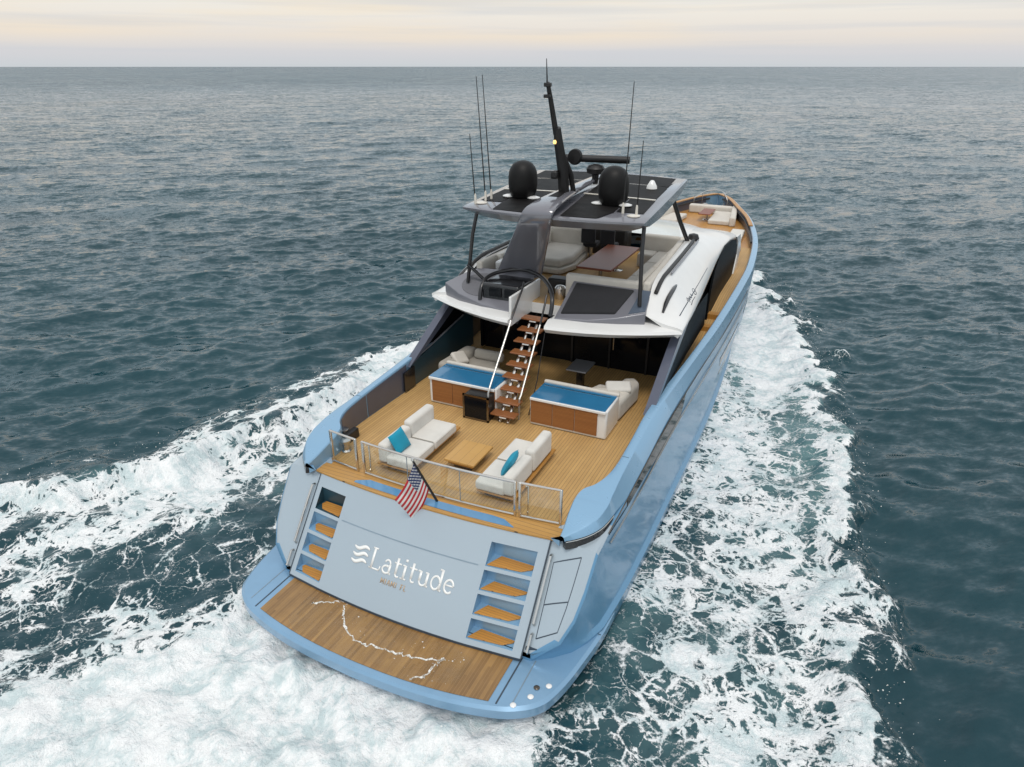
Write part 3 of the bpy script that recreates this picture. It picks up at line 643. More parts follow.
plat = pb.build('swim_platform', 'platblue', yacht, smooth=30)
def aft(x): return -.38 + .34 * (abs(x) / 2.78) ** 2.2
xs = np.linspace(-2.56, 2.56, 17)
MB().loft([[(x, aft(x) + .15, .452), (x, aft(x) + .15, .462), (x, 1.15, .462), (x, 1.15, .452)] for x in xs], True, True).build('teak_inlay', 'teakwet', plat, smooth=20)
for s in (1, -1):
    MB().box((s * 2.70 - .014, .06, .4505), (s * 2.70 + .014, 1.15, .456)).build('platform_seam', 'line', plat)
    MB().box((s * 2.95 - .01, .2, .4505), (s * 2.95 + .01, 1.2, .4545)).build('platform_seam', 'seam', plat)
    MB().box((s * 3.62 - .2, 2.30, .4505), (s * 3.62 + .2, 2.315, .455)).build('platform_seam', 'line', plat)
    for x, y, m_ in () if s < 0 else ((2.98, .16, 'white'), (3.18, .44, 'white'), (3.20, .66, 'bronze'), (3.38, .78, 'white')):
        MB().lathe([(.05, 0), (.055, .01), (.04, .025), (.015, .03)], (s * x, y, .45), 16).build('deck_fitting', m_, plat)

# ---------------------------------------------------------------- glass rail across the stern
def ry(x): return curve_y(x, 2.86, .2)
gr = bpy.data.objects.new('stern_rail', None); COL.objects.link(gr); gr.parent = yacht
def rail_seg(x0, x1, zt=3.08, zb=2.33, n=8, mat='steel'):
    xx = np.linspace(x0, x1, n)
    MB().tube([(x, ry(x), zt) for x in xx], .026, 8).build('top_bar', 'steel', gr)
    MB().tube([(x, ry(x), zb) for x in xx], .022, 8).build('bottom_bar', 'steel', gr)
    MB().loft([[(x, ry(x) - .006, zb), (x, ry(x) - .006, zt), (x, ry(x) + .006, zt), (x, ry(x) + .006, zb)] for x in xx], True, True).build('glass_pane', 'glass', gr)
    for x in (x0, x1): MB().box((x - .025, ry(x) - .025, 2.288), (x + .025, ry(x) + .025, zt + .015)).build('post', 'steel', gr, bevel=.006, seg=1)
rail_seg(-2.71, -1.98); rail_seg(-1.78, 1.80, n=14); rail_seg(1.90, 2.71)
for x in (-1.70, 2.02): MB().tube([(x, ry(x) + .10, 2.32), (x, ry(x) + .12, 2.5), (x, ry(x) + .12, 2.98), (x, ry(x) + .03, 3.02)], .02, 8).build('gate_handle', 'steel', gr)
for x in (-.62, .62): MB().box((x - .004, ry(x) - .009, 2.35), (x + .004, ry(x) + .009, 3.06)).build('pane_joint', 'seam', gr)
for y in (3.35, 3.75):   # mooring gear inside the port quarter
    MB().lathe([(.11, 0), (.11, .03), (.07, .06), (.07, .2), (.12, .26), (.12, .30), (.0, .31)], (-2.75 - (y - 3.35) * .9, y, 2.28), 16).build('capstan', 'steel', yacht)
MB().box((-3.06, 3.2, 2.28), (-2.9, 4.05, 2.52)).build('chain_locker', 'satin', yacht, bevel=.03)

# ---------------------------------------------------------------- cockpit bars with the loungers behind
def bar(s, x0, x1):
    t = bpy.data.objects.new('cockpit_bar', None); COL.objects.link(t); t.parent = yacht
    o = bpy.data.objects
    MB().box((x0, 6.36, 2.28), (x1, 7.34, 3.03)).build('bar_body', 'white', t, bevel=.05)
    MB().box((x0 + .02, 6.30, 2.97), (x1 - .02, 6.37, 3.035)).build('front_edge', 'white', t, bevel=.012)
    inner = [(x0 + .025, 6.335), (x1 - .045, 6.335), (x1 - .03, 7.24), (x0 + .025, 7.24)]
    MB().slab(inner, 3.032, 3.05).build('counter_top', 'blueglass', t, bevel=.008, seg=2)
    MB().box((x0 + .08, 7.06, 3.051), (x1 - .15, 7.085, 3.056)).build('counter_trim', 'steel', t)
    MB().box((x0 - .01, 7.25, 3.0), (x1 + .01, 7.36, 3.10)).build('back_edge', 'cream', t, bevel=.04)
    n = 3; w0, w1 = (x0 + .09, x1 - .02) if s < 0 else (x0 + .03, x1 - .22); w = (w1 - w0) / n
    for k in range(n): MB().box((w0 + k * w + .006, 6.335, 2.36), (w0 + (k + 1) * w - .006, 6.362, 2.965)).build('cabinet_door', 'walnut', t, bevel=.003, seg=1)
    MB().box((x0 + .05, 6.38, 2.281), (x1 - .05, 6.42, 2.34)).build('kick_board', 'satin', t)
    # lounger facing forward
    cx = (x0 + x1) / 2
    if s > 0:
        MB().slab([(x1 - .16, 7.3), (x1 + .02, 7.3), (x1 + .14, 8.7), (x1 - .05, 8.95), (x1 - .35, 8.8), (x1 - .3, 7.3)], 2.30, 2.86).build('lounger_side', 'cream', t, bevel=.12, seg=5)
        MB().slab([(x0 + .1, 7.36), (x1 - .2, 7.36), (x1 - .2, 8.5), (x1 - .9, 8.5), (x1 - 1.1, 8.0), (x0 + .1, 7.95)], 2.28, 2.70).build('lounger_seat', 'cream', t, bevel=.08, seg=4)
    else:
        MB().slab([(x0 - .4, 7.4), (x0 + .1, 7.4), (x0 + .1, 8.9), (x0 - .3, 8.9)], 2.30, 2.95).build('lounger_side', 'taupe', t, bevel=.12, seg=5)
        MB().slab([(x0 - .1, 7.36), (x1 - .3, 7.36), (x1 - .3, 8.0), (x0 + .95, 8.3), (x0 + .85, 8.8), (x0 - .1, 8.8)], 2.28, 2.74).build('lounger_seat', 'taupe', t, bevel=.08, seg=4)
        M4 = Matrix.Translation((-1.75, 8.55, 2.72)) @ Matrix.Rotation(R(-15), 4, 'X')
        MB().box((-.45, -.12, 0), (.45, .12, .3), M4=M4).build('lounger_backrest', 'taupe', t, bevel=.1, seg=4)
    return t
bar(-1, -2.36, -.42); bar(1, .50, 2.46)
fr_ = MB()
x0, x1, y, z0, z1 = -1.14, -.42, 5.96, 2.29, 2.96
for a_, b2 in (((x0, y - .02, z0), (x0 + .05, y + .02, z1)), ((x1 - .05, y - .02, z0), (x1, y + .02, z1)), ((x0, y - .02, z0), (x1, y + .02, z0 + .05)), ((x0, y - .02, z1 - .05), (x1, y + .02, z1))): fr_.box(a_, b2)
sg = fr_.build('stair_gate', 'steeldark', yacht, smooth=20)
MB().box((x0 + .05, y - .012, z0 + .05), (x1 - .05, y + .012, z1 - .05)).build('dark_pane', 'dglass', sg)
MB().box((x0 + .03, y + .03, z0), (x1 - .03, 6.34, z1 - .03)).build('gate_housing', 'satin', sg)

# ---------------------------------------------------------------- stair to the flybridge
stair = bpy.data.objects.new('staircase', None); COL.objects.link(stair); stair.parent = yacht
NS = 9
for k in range(NS):
    f = k / (NS - 1); cx = -.10 - .19 * f; cy = 6.18 + 2.2 * f; z = 2.50 + 1.76 * f
    tdo = MB().box((cx - .33, cy - .14, z - .022), (cx + .33, cy + .16, z + .022)).build('stair_tread', 'tread', stair, bevel=.012, seg=2)
    MB().box((cx - .08, cy - .132, z - .06), (cx + .10, cy - .05, z - .024)).build('step_light', 'white', tdo)
for dx_ in (-.10, .12): MB().tube([(-.10 + dx_, 6.1, 2.3), (-.29 + dx_, 8.3, 4.12)], .045, 8).build('stringer', 'steel', stair)
MB().tube([(-.50, 6.1, 2.28), (-.50, 6.1, 3.02), (-.51, 6.2, 3.13), (-.54, 7.4, 4.35), (-.55, 7.5, 4.45)], .026, 8).build('stair_rail', 'railsteel', stair)
MB().tube([(-.55, 7.5, 4.45), (-.55, 8.2, 5.1), (-.6, 8.4, 5.2)], .028, 8).build('upper_rail', 'darkmetal', stair)
MB().tube([(.17, 6.45, 2.28), (.17, 6.47, 2.84), (.17, 6.56, 2.9), (.15, 7.62, 4.2), (.15, 7.75, 4.36)], .026, 8).build('stair_rail', 'railsteel', stair)
MB().tube([(.15, 7.75, 4.36), (.15, 8.04, 4.82), (.12, 8.2, 5.0)], .028, 8).build('upper_rail', 'darkmetal', stair)
MB().tube([(.30, 6.75, 2.3), (.28, 7.3, 3.0), (.22, 7.9, 4.1)], .013, 6).build('stay_rod', 'darkmetal', stair)

# ---------------------------------------------------------------- saloon under the flybridge
def yz_prism(x0, x1, pts): return MB().prism([(x0, y, z) for y, z in pts], [(x1, y, z) for y, z in pts])
house = MB().box((-2.98, 10.5, 2.2), (2.98, 10.62, 4.3)).build('saloon_bulkhead', 'dglass', yacht)
for x in (-2.2, -1.1, .05, 1.2, 2.3): MB().box((x - .03, 10.44, 2.28), (x + .03, 10.5, 4.25)).build('door_frame', 'satin', house)
MB().tube([(1.32, 10.40, 2.9), (1.32, 10.40, 3.5)], .015, 6).build('door_handle', 'steel', house)
MB().box((1.7, 10.43, 3.66), (1.84, 10.46, 3.70)).build('wall_light', 'white', house)
for s in (1, -1):
    yz_prism(s * 2.98, s * 2.90, [(10.4, 2.3), (20.2, 2.4), (20.2, 4.35), (16, 4.5), (10.4, 4.35)]).build('saloon_window', 'sidegl', yacht)
    pl = yz_prism(s * 3.20, s * 3.42, [(6.75, 2.95), (7.25, 3.08), (10.3, 4.3), (9.45, 4.3)]).build('fashion_plate', 'plate', yacht, smooth=20)
    yz_prism(s * 3.385, s * 3.40, [(7.25, 3.08), (12.8, 3.2), (12.8, 4.2), (10.2, 4.27)]).build('plate_glass', 'sidegl', pl)
    if s < 0: yz_prism(-3.34, -3.27, [(6.85, 2.29), (6.95, 2.95), (8.0, 3.1), (10.45, 3.5), (10.45, 2.29)]).build('cockpit_side_wall', 'tealwall', yacht, smooth=20)
    if s < 0: MB().tube([(-3.30, 7.4, 3.06), (-3.30, 8.0, 3.13), (-3.30, 9.9, 3.44)], .025, 6).build('side_wall_rail', 'lgrey', yacht)
    if s < 0: yz_prism(-3.26, -3.22, [(6.5, 2.32), (6.5, 2.86), (7.0, 2.9), (7.0, 2.32)]).build('side_locker', 'black', yacht)

# ---------------------------------------------------------------- flybridge
def fy(x): return 7.47 + 1.12 * (x / 3.55) ** 2
xsl = [-3.55, -3.2, -2.7, -2.1, -1.5, -.95, -.66]; xsr = [.36, .8, 1.4, 2.0, 2.6, 3.1, 3.55]
def fly_poly(d=0., n=8.95):
    P = [(x * (1 - d / 3.55), fy(x) + d) for x in xsl] + [(-.66 - d * .3, n), (.36 + d * .3, n)] + [(x * (1 - d / 3.55), fy(x) + d) for x in xsr]
    return P + [(3.40 - d, 10.2), (3.15 - d, 14), (3.0 - d, 16.2), (-3.0 + d, 16.2), (-3.15 + d, 14), (-3.40 + d, 10.2)]
A0, A1, A2, A3 = fly_poly(.16), fly_poly(.0), fly_poly(.03), fly_poly(.34)
fb2 = MB().loft([[(x, y, 4.22) for x, y in A0], [(x, y, 4.36) for x, y in A1], [(x, y, 4.43) for x, y in A2], [(x, y, 4.50) for x, y in A3]], True, True)
fly = fb2.build('flybridge_deck', 'white', yacht, smooth=35)
MB().slab(fly_poly(.45, 9.1), 4.195, 4.218).build('cockpit_ceiling', 'satin', fly)  # black panel deepens the shade under the flybridge overhang
MB().slab([(-.64, 8.97), (.34, 8.97), (.34, 9.4), (2.0, 9.4), (2.0, 15.6), (-2.1, 15.6), (-2.1, 9.6), (-.64, 9.6)], 4.46, 4.52).build('flybridge_teak', 'teakdeck', fly)
MB().slab([(-.67, 7.62), (-.60, 7.62), (-.60, 9.5), (-.67, 9.5)], 4.24, 5.02).build('stairwell_wall', 'white', fly, bevel=.02)
# raked aft panels: grey with a round hatch to port, black pad to starboard
def slope_z(y): return 4.515 + (y - 7.95) * .46
def pan(pts, h=0., t=.05): return MB().prism([(x, y, slope_z(y) + h - t) for x, y in pts], [(x, y, slope_z(y) + h) for x, y in pts])
pg = pan([(-3.12, 8.62), (-2.5, 8.30), (-1.7, 8.06), (-.72, 7.92), (-.72, 9.35), (-2.38, 9.35), (-2.62, 9.2)], 0, .35).build('aft_panel', 'grey', fly, smooth=20, bevel=.02)
cpts = [(-1.98 + .62 * math.cos(k * math.pi / 20), 8.72 + .42 * math.sin(k * math.pi / 20)) for k in range(40)]
pan(cpts, .022, .03).build('round_hatch', 'padgrey', pg, bevel=.008, seg=1)
ps = pan([(.44, 7.95), (1.3, 8.04), (2.0, 8.25), (2.62, 8.52), (2.55, 9.3), (.44, 9.3)], 0, .35).build('aft_panel', 'grey', fly, smooth=20, bevel=.02)
pan([(.55, 8.12), (1.9, 8.36), (2.12, 9.2), (.55, 9.2)], .05, .08).build('sun_pad', 'padblack', ps, bevel=.03)
pan([(2.22, 8.42), (2.60, 8.58), (2.54, 9.25), (2.30, 9.25)], .02, .05).build('side_glass', 'slate', ps)
MB().box((-1.78, 8.28, 4.62), (-.70, 9.28, 5.08)).build('aft_console', 'black', fly, bevel=.06)
for dx_ in (-1.55, -1.1): MB().box((dx_, 8.24, 4.75), (dx_ + .36, 8.285, 4.98)).build('console_screen', 'dglass', fly, bevel=.01)
MB().tube(smooth_pts([(.34, 7.95, 4.55), (.32, 8.1, 4.9), (.12, 8.42, 5.14), (-.4, 8.95, 5.26), (-1.1, 9.3, 5.25), (-1.62, 9.0, 5.2), (-1.80, 8.6, 5.12), (-1.82, 8.32, 4.9), (-1.80, 8.2, 4.62)], 5), .055, 10).build('stair_hoop', 'darkmetal', fly)
MB().lathe([(.0, 0), (.16, .0), (.17, .3), (.12, .36), (.0, .38)], (-.02, 9.55, 4.52), 16).build('grill_drum', 'steel', fly)
MB().box((-.5, 9.75, 4.52), (.15, 10.15, 4.98)).build('service_cabinet', 'satin', fly, bevel=.05)
# white flanks of the superstructure
FS = [(8.60, [(2.62, 4.70), (2.74, 4.66), (3.05, 4.56), (3.46, 4.49), (3.56, 4.42), (3.45, 4.24)]), (9.3, [(2.52, 5.20), (2.70, 5.14), (3.02, 4.86), (3.44, 4.55), (3.53, 4.41), (3.42, 4.22)]),
      (10, [(2.47, 5.34), (2.70, 5.27), (3.02, 4.97), (3.42, 4.58), (3.50, 4.40), (3.35, 4.20)]),
      (12, [(2.40, 5.36), (2.66, 5.28), (2.97, 5.02), (3.30, 4.62), (3.36, 4.34), (3.22, 4.12)]),
      (14, [(2.28, 5.34), (2.58, 5.25), (2.92, 5.02), (3.18, 4.68), (3.22, 4.38), (3.12, 4.22)]),
      (15.2, [(2.15, 5.28), (2.5, 5.2), (2.88, 5.0), (3.12, 4.72), (3.16, 4.52), (3.06, 4.42)]),
      (16.6, [(2.0, 5.16), (2.42, 5.1), (2.82, 4.96), (3.08, 4.76), (3.12, 4.64), (3.04, 4.56)]),
      (18.4, [(1.8, 4.92), (2.35, 4.88), (2.78, 4.80), (3.06, 4.66), (3.10, 4.56), (3.04, 4.48)]),
      (20.3, [(1.6, 4.52), (2.2, 4.50), (2.72, 4.46), (3.02, 4.36), (3.06, 4.26), (3.02, 4.16)])]
def flank_ring(Y, s, add=0.):
    out = []
    for k in range(6): out.append((s * I(Y, [f[0] for f in FS], [f[1][k][0] for f in FS]), Y, I(Y, [f[0] for f in FS], [f[1][k][1] for f in FS])))
    return out
def on_flank(Y, u, s=1, off=.0):
    r_ = flank_ring(Y, s); k = min(int(u), 4); f = u - k; a_ = Vector(r_[k]); b2 = Vector(r_[k + 1]); p_ = a_.lerp(b2, f)
    d = (b2 - a_); n_ = Vector((-d.z * s, 0, d.x * s)); n_ = Vector((abs(d.z) * s, 0, abs(d.x))).normalized()
    return tuple(p_ + n_ * off)
FYs = list(np.arange(8.60, 20.3, .42)) + [20.3]
for s in (1, -1):
    B = MB().loft([smooth_pts(flank_ring(Y, s), 4) for Y in FYs]); r0 = smooth_pts(flank_ring(8.60, s), 4); B.add(r0, [tuple(range(len(r0)))])
    fk = B.build('side_flank', 'white', yacht, smooth=60)
    yz_prism(s * 3.10, s * 3.165, [(14.7, 2.62), (14.85, 3.6), (15.2, 4.25), (15.9, 4.60), (16.9, 4.70), (18.2, 4.62), (19.3, 4.42), (19.95, 4.05), (20.0, 3.6), (19.5, 3.0), (18.7, 2.62)]).build('side_window', 'sidegl', fk, smooth=20)
    yz_prism(s * 3.11, s * 3.19, [(20.35, 4.42), (20.95, 3.75), (20.4, 2.95), (19.4, 2.3), (18.95, 2.3), (19.75, 3.05), (20.15, 3.65), (19.9, 4.2), (19.4, 4.5)]).build('side_fin', 'white', fk, smooth=20, bevel=.02)
    MB().tube([on_flank(Y, 2.72 + .02 * (Y - 9), s, .004) for Y in np.linspace(9.2, 13.6, 12)], .013, 6).build('flank_crease', 'line', fk)
    MB().tube([on_flank(Y, .75, s, .05) for Y in np.linspace(9.2, 14.6, 14)], .055, 8).build('coaming_rail', 'satin', fk)
    MB().tube([on_flank(Y, 1.05, s, .06) for Y in np.linspace(10.5, 14.9, 10)], .03, 8).build('coaming_handrail', 'lgrey', fk)
    MB().lathe([(0, -.16), (.14, -.12), (.19, 0), (.14, .12), (0, .16)], (s * 2.40, 14.9, 5.30), 18).build('rail_end', 'satin', fk)
    MB().tube([on_flank(Y, 1.75, s, .012) for Y in np.linspace(8.9, 10.3, 6)], [.03, .055, .06, .06, .055, .03], 8).build('flank_slot', 'black', fk)
    MB().slab([(s * 2.30, 9.3), (s * 2.50, 9.3), (s * 2.44, 11), (s * 2.2, 14.9), (s * 2.0, 14.9), (s * 2.24, 11)][::s], 4.52, 5.33).build('coaming', 'cream', fk, bevel=.06)
# maker's script on the flanks: a looping signature and an oval badge
for s in (1, -1):
    def fl2(u, v, h, s=s): return on_flank(10.2 + u, 3.0 - v, s, .006 + h)
    B = MB(); u0 = 0.
    B.ribbon(fl2, [(.02, .30), (.12, .42), (.16, .30), (.10, .14), (.20, .30), (.27, .34), (.26, .18), (.36, .34), (.42, .18), (.46, .18), (.54, .36), (.60, .2), (.68, .2)], .030, 0, .006)
    B.ribbon(fl2, [(.05, .02), (.35, .07), (.75, .04)], .026, 0, .006)
    B.ribbon(fl2, [(.95 + .12 * math.cos(k * math.pi / 8), .22 + .17 * math.sin(k * math.pi / 8)) for k in range(17)], .03, 0, .006)
    B.ribbon(fl2, [(.88, .22), (1.02, .22)], .05, 0, .006)
    B.build('maker_script', 'line', yacht, smooth=0)
# coach roof, windscreens
B = MB(); rings = []
for Y, w, z in ((15.3, 2.16, 5.1), (16.6, 2.05, 5.08), (18.4, 1.86, 4.9), (20.3, 1.66, 4.52)): rings.append([(w * u, Y + (.45 * (1 - u * u) if Y > 20 else 0), z + .10 * (1 - u * u)) for u in np.linspace(-1, 1, 9)])
roof = B.loft(rings).build('coach_roof', 'white', yacht, smooth=50)
B = MB().loft([[(1.0 * u * 2.9, 20.35 + .45 * (1 - u * u), 4.34) for u in np.linspace(-1, 1, 9)], [(u * 2.75, 22.6 + .9 * (1 - u * u), 3.3) for u in np.linspace(-1, 1, 9)]]).build('front_windscreen', 'dglass', yacht, smooth=50)
B = MB().loft([[(u * 2.78, 22.6 + .9 * (1 - u * u), 3.32) for u in np.linspace(-1, 1, 9)], [(u * 2.9, 23.4 + 1.0 * (1 - u * u), 3.15) for u in np.linspace(-1, 1, 9)], [(u * 2.95, 23.5 + 1.0 * (1 - u * u), 2.72) for u in np.linspace(-1, 1, 9)]]).build('windscreen_base', 'white', yacht, smooth=40)
MB().loft([[(u * 1.95, 15.2 + .4 * (1 - u * u), 5.2), (u * 1.9, 14.75 + .4 * (1 - u * u), 5.72), (u * 1.9, 14.78 + .4 * (1 - u * u), 5.72), (u * 1.95, 15.23 + .4 * (1 - u * u), 5.2)] for u in np.linspace(-1, 1, 9)], True, True).build('fly_windscreen', 'glass', yacht)

# flybridge seating and helm
fs = bpy.data.objects.new('flybridge_sofa', None); COL.objects.link(fs); fs.parent = yacht
MB().slab([(.20, 9.30), (2.28, 9.30), (2.28, 9.52), (.20, 9.52)], 4.60, 5.30).build('backrest', 'cream', fs, bevel=.07, seg=4)
MB().slab([(.25, 9.53), (1.45, 9.53), (1.45, 10.25), (.25, 10.25)], 4.52, 4.95).build('seat', 'cream', fs, bevel=.06, seg=4)
for y0, y1 in ((9.53, 11.1), (11.12, 12.7), (12.72, 14.2)):
    MB().slab([(1.47, y0), (2.02, y0), (2.02, y1), (1.47, y1)], 4.52, 4.95).build('seat', 'cream', fs, bevel=.06, seg=4)
    MB().slab([(2.03, y0), (2.22, y0), (2.22, y1), (2.03, y1)], 4.7, 5.26).build('backrest', 'cream', fs, bevel=.06, seg=4)
MB().slab([(.95, 14.22), (2.1, 14.22), (2.1, 14.5), (.95, 14.5)], 4.52, 5.42).build('backrest', 'cream', fs, bevel=.08, seg=4)
MB().slab([(.95, 13.6), (1.46, 13.6), (1.46, 14.2), (.95, 14.2)], 4.52, 4.95).build('seat', 'cream', fs, bevel=.06, seg=4)
pf = bpy.data.objects.new('flybridge_sofa', None); COL.objects.link(pf); pf.parent = yacht
MB().slab([(-2.15, 11.6), (-.85, 11.6), (-.62, 12.4), (-.80, 14.0), (-2.15, 14.0)], 4.54, 4.72).build('sofa_base', 'offwhite', pf, bevel=.05)
MB().slab([(-2.1, 11.7), (-.92, 11.7), (-.72, 12.4), (-.88, 13.9), (-2.1, 13.9)], 4.72, 4.97).build('seat', 'cream', pf, bevel=.08, seg=4)
MB().slab([(-2.15, 13.85), (-.85, 13.85), (-.85, 14.2), (-2.15, 14.2)], 4.6, 5.5).build('backrest', 'cream', pf, bevel=.1, seg=4)
MB().slab([(-2.35, 10.2), (-2.1, 10.2), (-2.1, 14.1), (-2.35, 14.1)], 4.6, 5.36).build('backrest', 'offwhite', pf, bevel=.08, seg=4)
MB().slab([(-2.1, 9.7), (-1.55, 9.7), (-1.55, 11.4), (-2.1, 11.4)], 4.52, 5.28).build('bar_unit', 'white', yacht, bevel=.05)
hm = MB().slab([(-1.1, 14.6), (.3, 14.6), (.3, 15.25), (-1.1, 15.25)], 4.52, 5.42).build('helm_console', 'satin', yacht, bevel=.08)
M4 = Matrix.Translation((-.4, 14.72, 5.3)) @ Matrix.Rotation(R(-55), 4, 'X')
MB().box((-.5, -.2, 0), (.5, .2, .03), M4=M4).build('helm_screen', 'dglass', hm)
for x in (-.75, -.1):
    cb = MB().box((x - .25, 13.85, 4.9), (x + .25, 14.3, 5.08)).build('helm_seat', 'padblack', yacht, bevel=.06)
    MB().box((x - .24, 13.72, 5.05), (x + .24, 13.86, 5.55)).build('seat_back', 'padblack', cb, bevel=.05); MB().lathe([(.07, 0), (.07, .4)], (x, 14.08, 4.5), 12).build('seat_pedestal', 'steel', cb)

# ---------------------------------------------------------------- hardtop
def hy(x): return 8.5 - .40 * (1 - (x / 2.43) ** 2)
def htz(y, x=0): return 6.97 + .36 * (y - 8.1) / 5.2 + .05 * (1 - (x / 2.43) ** 2)
hx = np.linspace(-1, 1, 13)
HS = [(9.1, 2.425), (10.2, 2.41), (11.6, 2.38), (12.7, 2.355)]
def ht_outline(dx_, da, df): return [(x * (2.43 - dx_), hy(x * 2.43) + da) for x in hx] + [(w_ - dx_, y_) for y_, w_ in HS] + [(x * (2.34 - dx_), 13.34 + .15 * (1 - x * x) - df) for x in hx[::-1]] + [(-(w_ - dx_), y_) for y_, w_ in HS[::-1]]
def ht_drop(x, y): return I(y, [8.1, 8.5, 9.1, 10.2, 11.6, 12.7, 13.5], [.07, .08, .26, .34, .34, .28, .16]) if abs(x) > 2.2 else (.08 if y < 9 else .16)
rs = [[(x, y, htz(y, x) - .36) for x, y in ht_outline(.40, .42, .35)], [(x, y, htz(y, x) - ht_drop(x, y)) for x, y in ht_outline(.03, 0, 0)], [(x, y, htz(y, x) - .03) for x, y in ht_outline(0, 0, 0)], [(x, y, htz(y, x)) for x, y in ht_outline(.05, .05, .05)]]
ht = MB().loft(rs[1:], True, True).build('hardtop', 'arch', yacht, smooth=35)
B = MB().loft(rs[:2], True, False); B.add(rs[0], [tuple(range(len(rs[0])))]); B.build('hardtop_underside', 'grey', ht, smooth=35)
def top_panel(pts, name='roof_panel', mat='mesh', h=.012):
    # subdivided strip between a left and a right edge so it follows the roof
    L, Rr = pts; rings = []
    for (xa, ya), (xc, yc) in zip(L, Rr):
        row = [(xa + (xc - xa) * t_, ya + (yc - ya) * t_) for t_ in np.linspace(0, 1, 5)]
        rings.append([(x, y, htz(y, x) + h) for x, y in row])
    B = MB().loft(rings); return B.build(name, mat, ht, smooth=30)
for s in (1, -1):
    top_panel(([(s * .42, 8.20), (s * .34, 9.4), (s * .26, 10.45)], [(s * (1.30 if s > 0 else 1.45), 8.30), (s * 1.52, 8.98), (s * 1.46, 10.45)]))
    top_panel(([(s * 1.56, 9.06), (s * 1.50, 10.45)], [(s * 2.22, 9.12), (s * 2.16, 10.45)]))
    top_panel(([(s * .26, 10.52), (s * .2, 12.0)], [(s * 2.14, 10.52), (s * 2.1, 12.0)]))
    top_panel(([(s * .2, 12.07), (s * .2, 13.2)], [(s * 2.09, 12.07), (s * 2.05, 13.15)]))
    MB().loft([[(s * x0_, y_, htz(y_, x0_) + h_) for x0_, y_, h_ in ((.2, 10.45, .010), (2.15, 10.45, .010), (2.15, 10.52, .016), (.2, 10.52, .016))]] * 1 + [[(s * x0_, y_, htz(y_, x0_) + h_) for x0_, y_, h_ in ((.2, 10.45, .030), (2.15, 10.45, .030), (2.15, 10.52, .030), (.2, 10.52, .030))]], True, True).build('panel_joint', 'offwhite', ht)
    MB().lathe([(.16, 0), (.16, .02), (.1, .035)], (s * 2.05, 8.86, htz(8.86, 2.0) + .0), 16).build('antenna_plate', 'offwhite', ht)
# spine arch from the flybridge over the roof
SP = [((-1.22, 9.45, 5.10), 1.42, .22), ((-1.05, 9.28, 5.45), 1.34, .2), ((-.70, 8.85, 6.05), 1.16, .18), ((-.34, 8.33, 6.62), 1.0, .17), ((-.16, 8.06, 6.94), .90, .16), ((-.06, 8.08, 7.14), .82, .14), ((0, 8.55, 7.27), .72, .12), ((0, 9.5, 7.33), .56, .11), ((0, 10.6, 7.36), .40, .10), ((0, 12.3, 7.40), .24, .08)]
cps = smooth_pts([p_[0] for p_ in SP], 4); ws = smooth_pts([(p_[1], p_[2]) for p_ in SP], 4)
rings = []
for i, c in enumerate(cps):
    c = Vector(c); d = (Vector(cps[min(i + 1, len(cps) - 1)]) - Vector(cps[max(i - 1, 0)])).normalized(); n_ = Vector((1, 0, 0)).cross(d); n_.normalize(); e = d.cross(n_); e.normalize(); e = Vector((1, 0, 0))
    if n_.y > 0 and n_.z < 0: n_ = -n_
    w, t_ = ws[i]; w *= .94
    rings.append([tuple(c + e * (w / 2) * a_ + n_ * t_ * b2) for a_, b2 in ((-1, 0), (-.96, .3), (-.78, .5), (.78, .5), (.96, .3), (1, 0), (.9, -.5), (-.9, -.5))])
MB().loft(rings, True, True).build('spine_arch', 'arch', yacht, smooth=40)
MB().loft([[(-.16, 8.72, 7.345), (.16, 8.72, 7.345), (.16, 8.72, 7.30), (-.16, 8.72, 7.30)], [(-.1, 9.35, 7.40), (.1, 9.35, 7.40), (.1, 9.35, 7.3), (-.1, 9.35, 7.3)]], True, True).build('spine_vent', 'mesh', yacht)
for s in (1, -1):
    MB().tube([(s * 2.28, 9.05, 6.80), (s * 2.33, 8.85, 6.2), (s * 2.42, 8.68, 4.9)], .05, 10).build('roof_post', 'darkmetal', ht)
    MB().tube([(s * 2.08, 12.6, 7.0), (s * 2.2, 13.5, 6.1), (s * 2.3, 14.5, 5.28)], .065, 10).build('roof_post', 'satin', ht)
MB().tube([(-2.42, 8.68, 5.40), (-2.2, 8.75, 5.2), (-1.84, 8.8, 4.88)], .045, 8).build('brace', 'darkmetal', ht)
# radomes
for s in (1, -1):
    z = htz(9.7, 1.25) + .01
    dm = MB().lathe([(.30, 0), (.33, .08), (.365, .16), (.385, .32), (.385, .52), (.368, .65), (.325, .76), (.255, .85), (.16, .905), (.06, .93), (0, .932)], (s * 1.25, 9.72, z), 32).build('radome', 'dome', yacht, smooth=60)
    for dx_ in (-.36, .36): MB().lathe([(.17, 0), (.17, .02), (.08, .05), (0, .052)], (s * 1.25 + dx_, 9.62, z + .006), 18).build('radome_foot', 'white', dm)
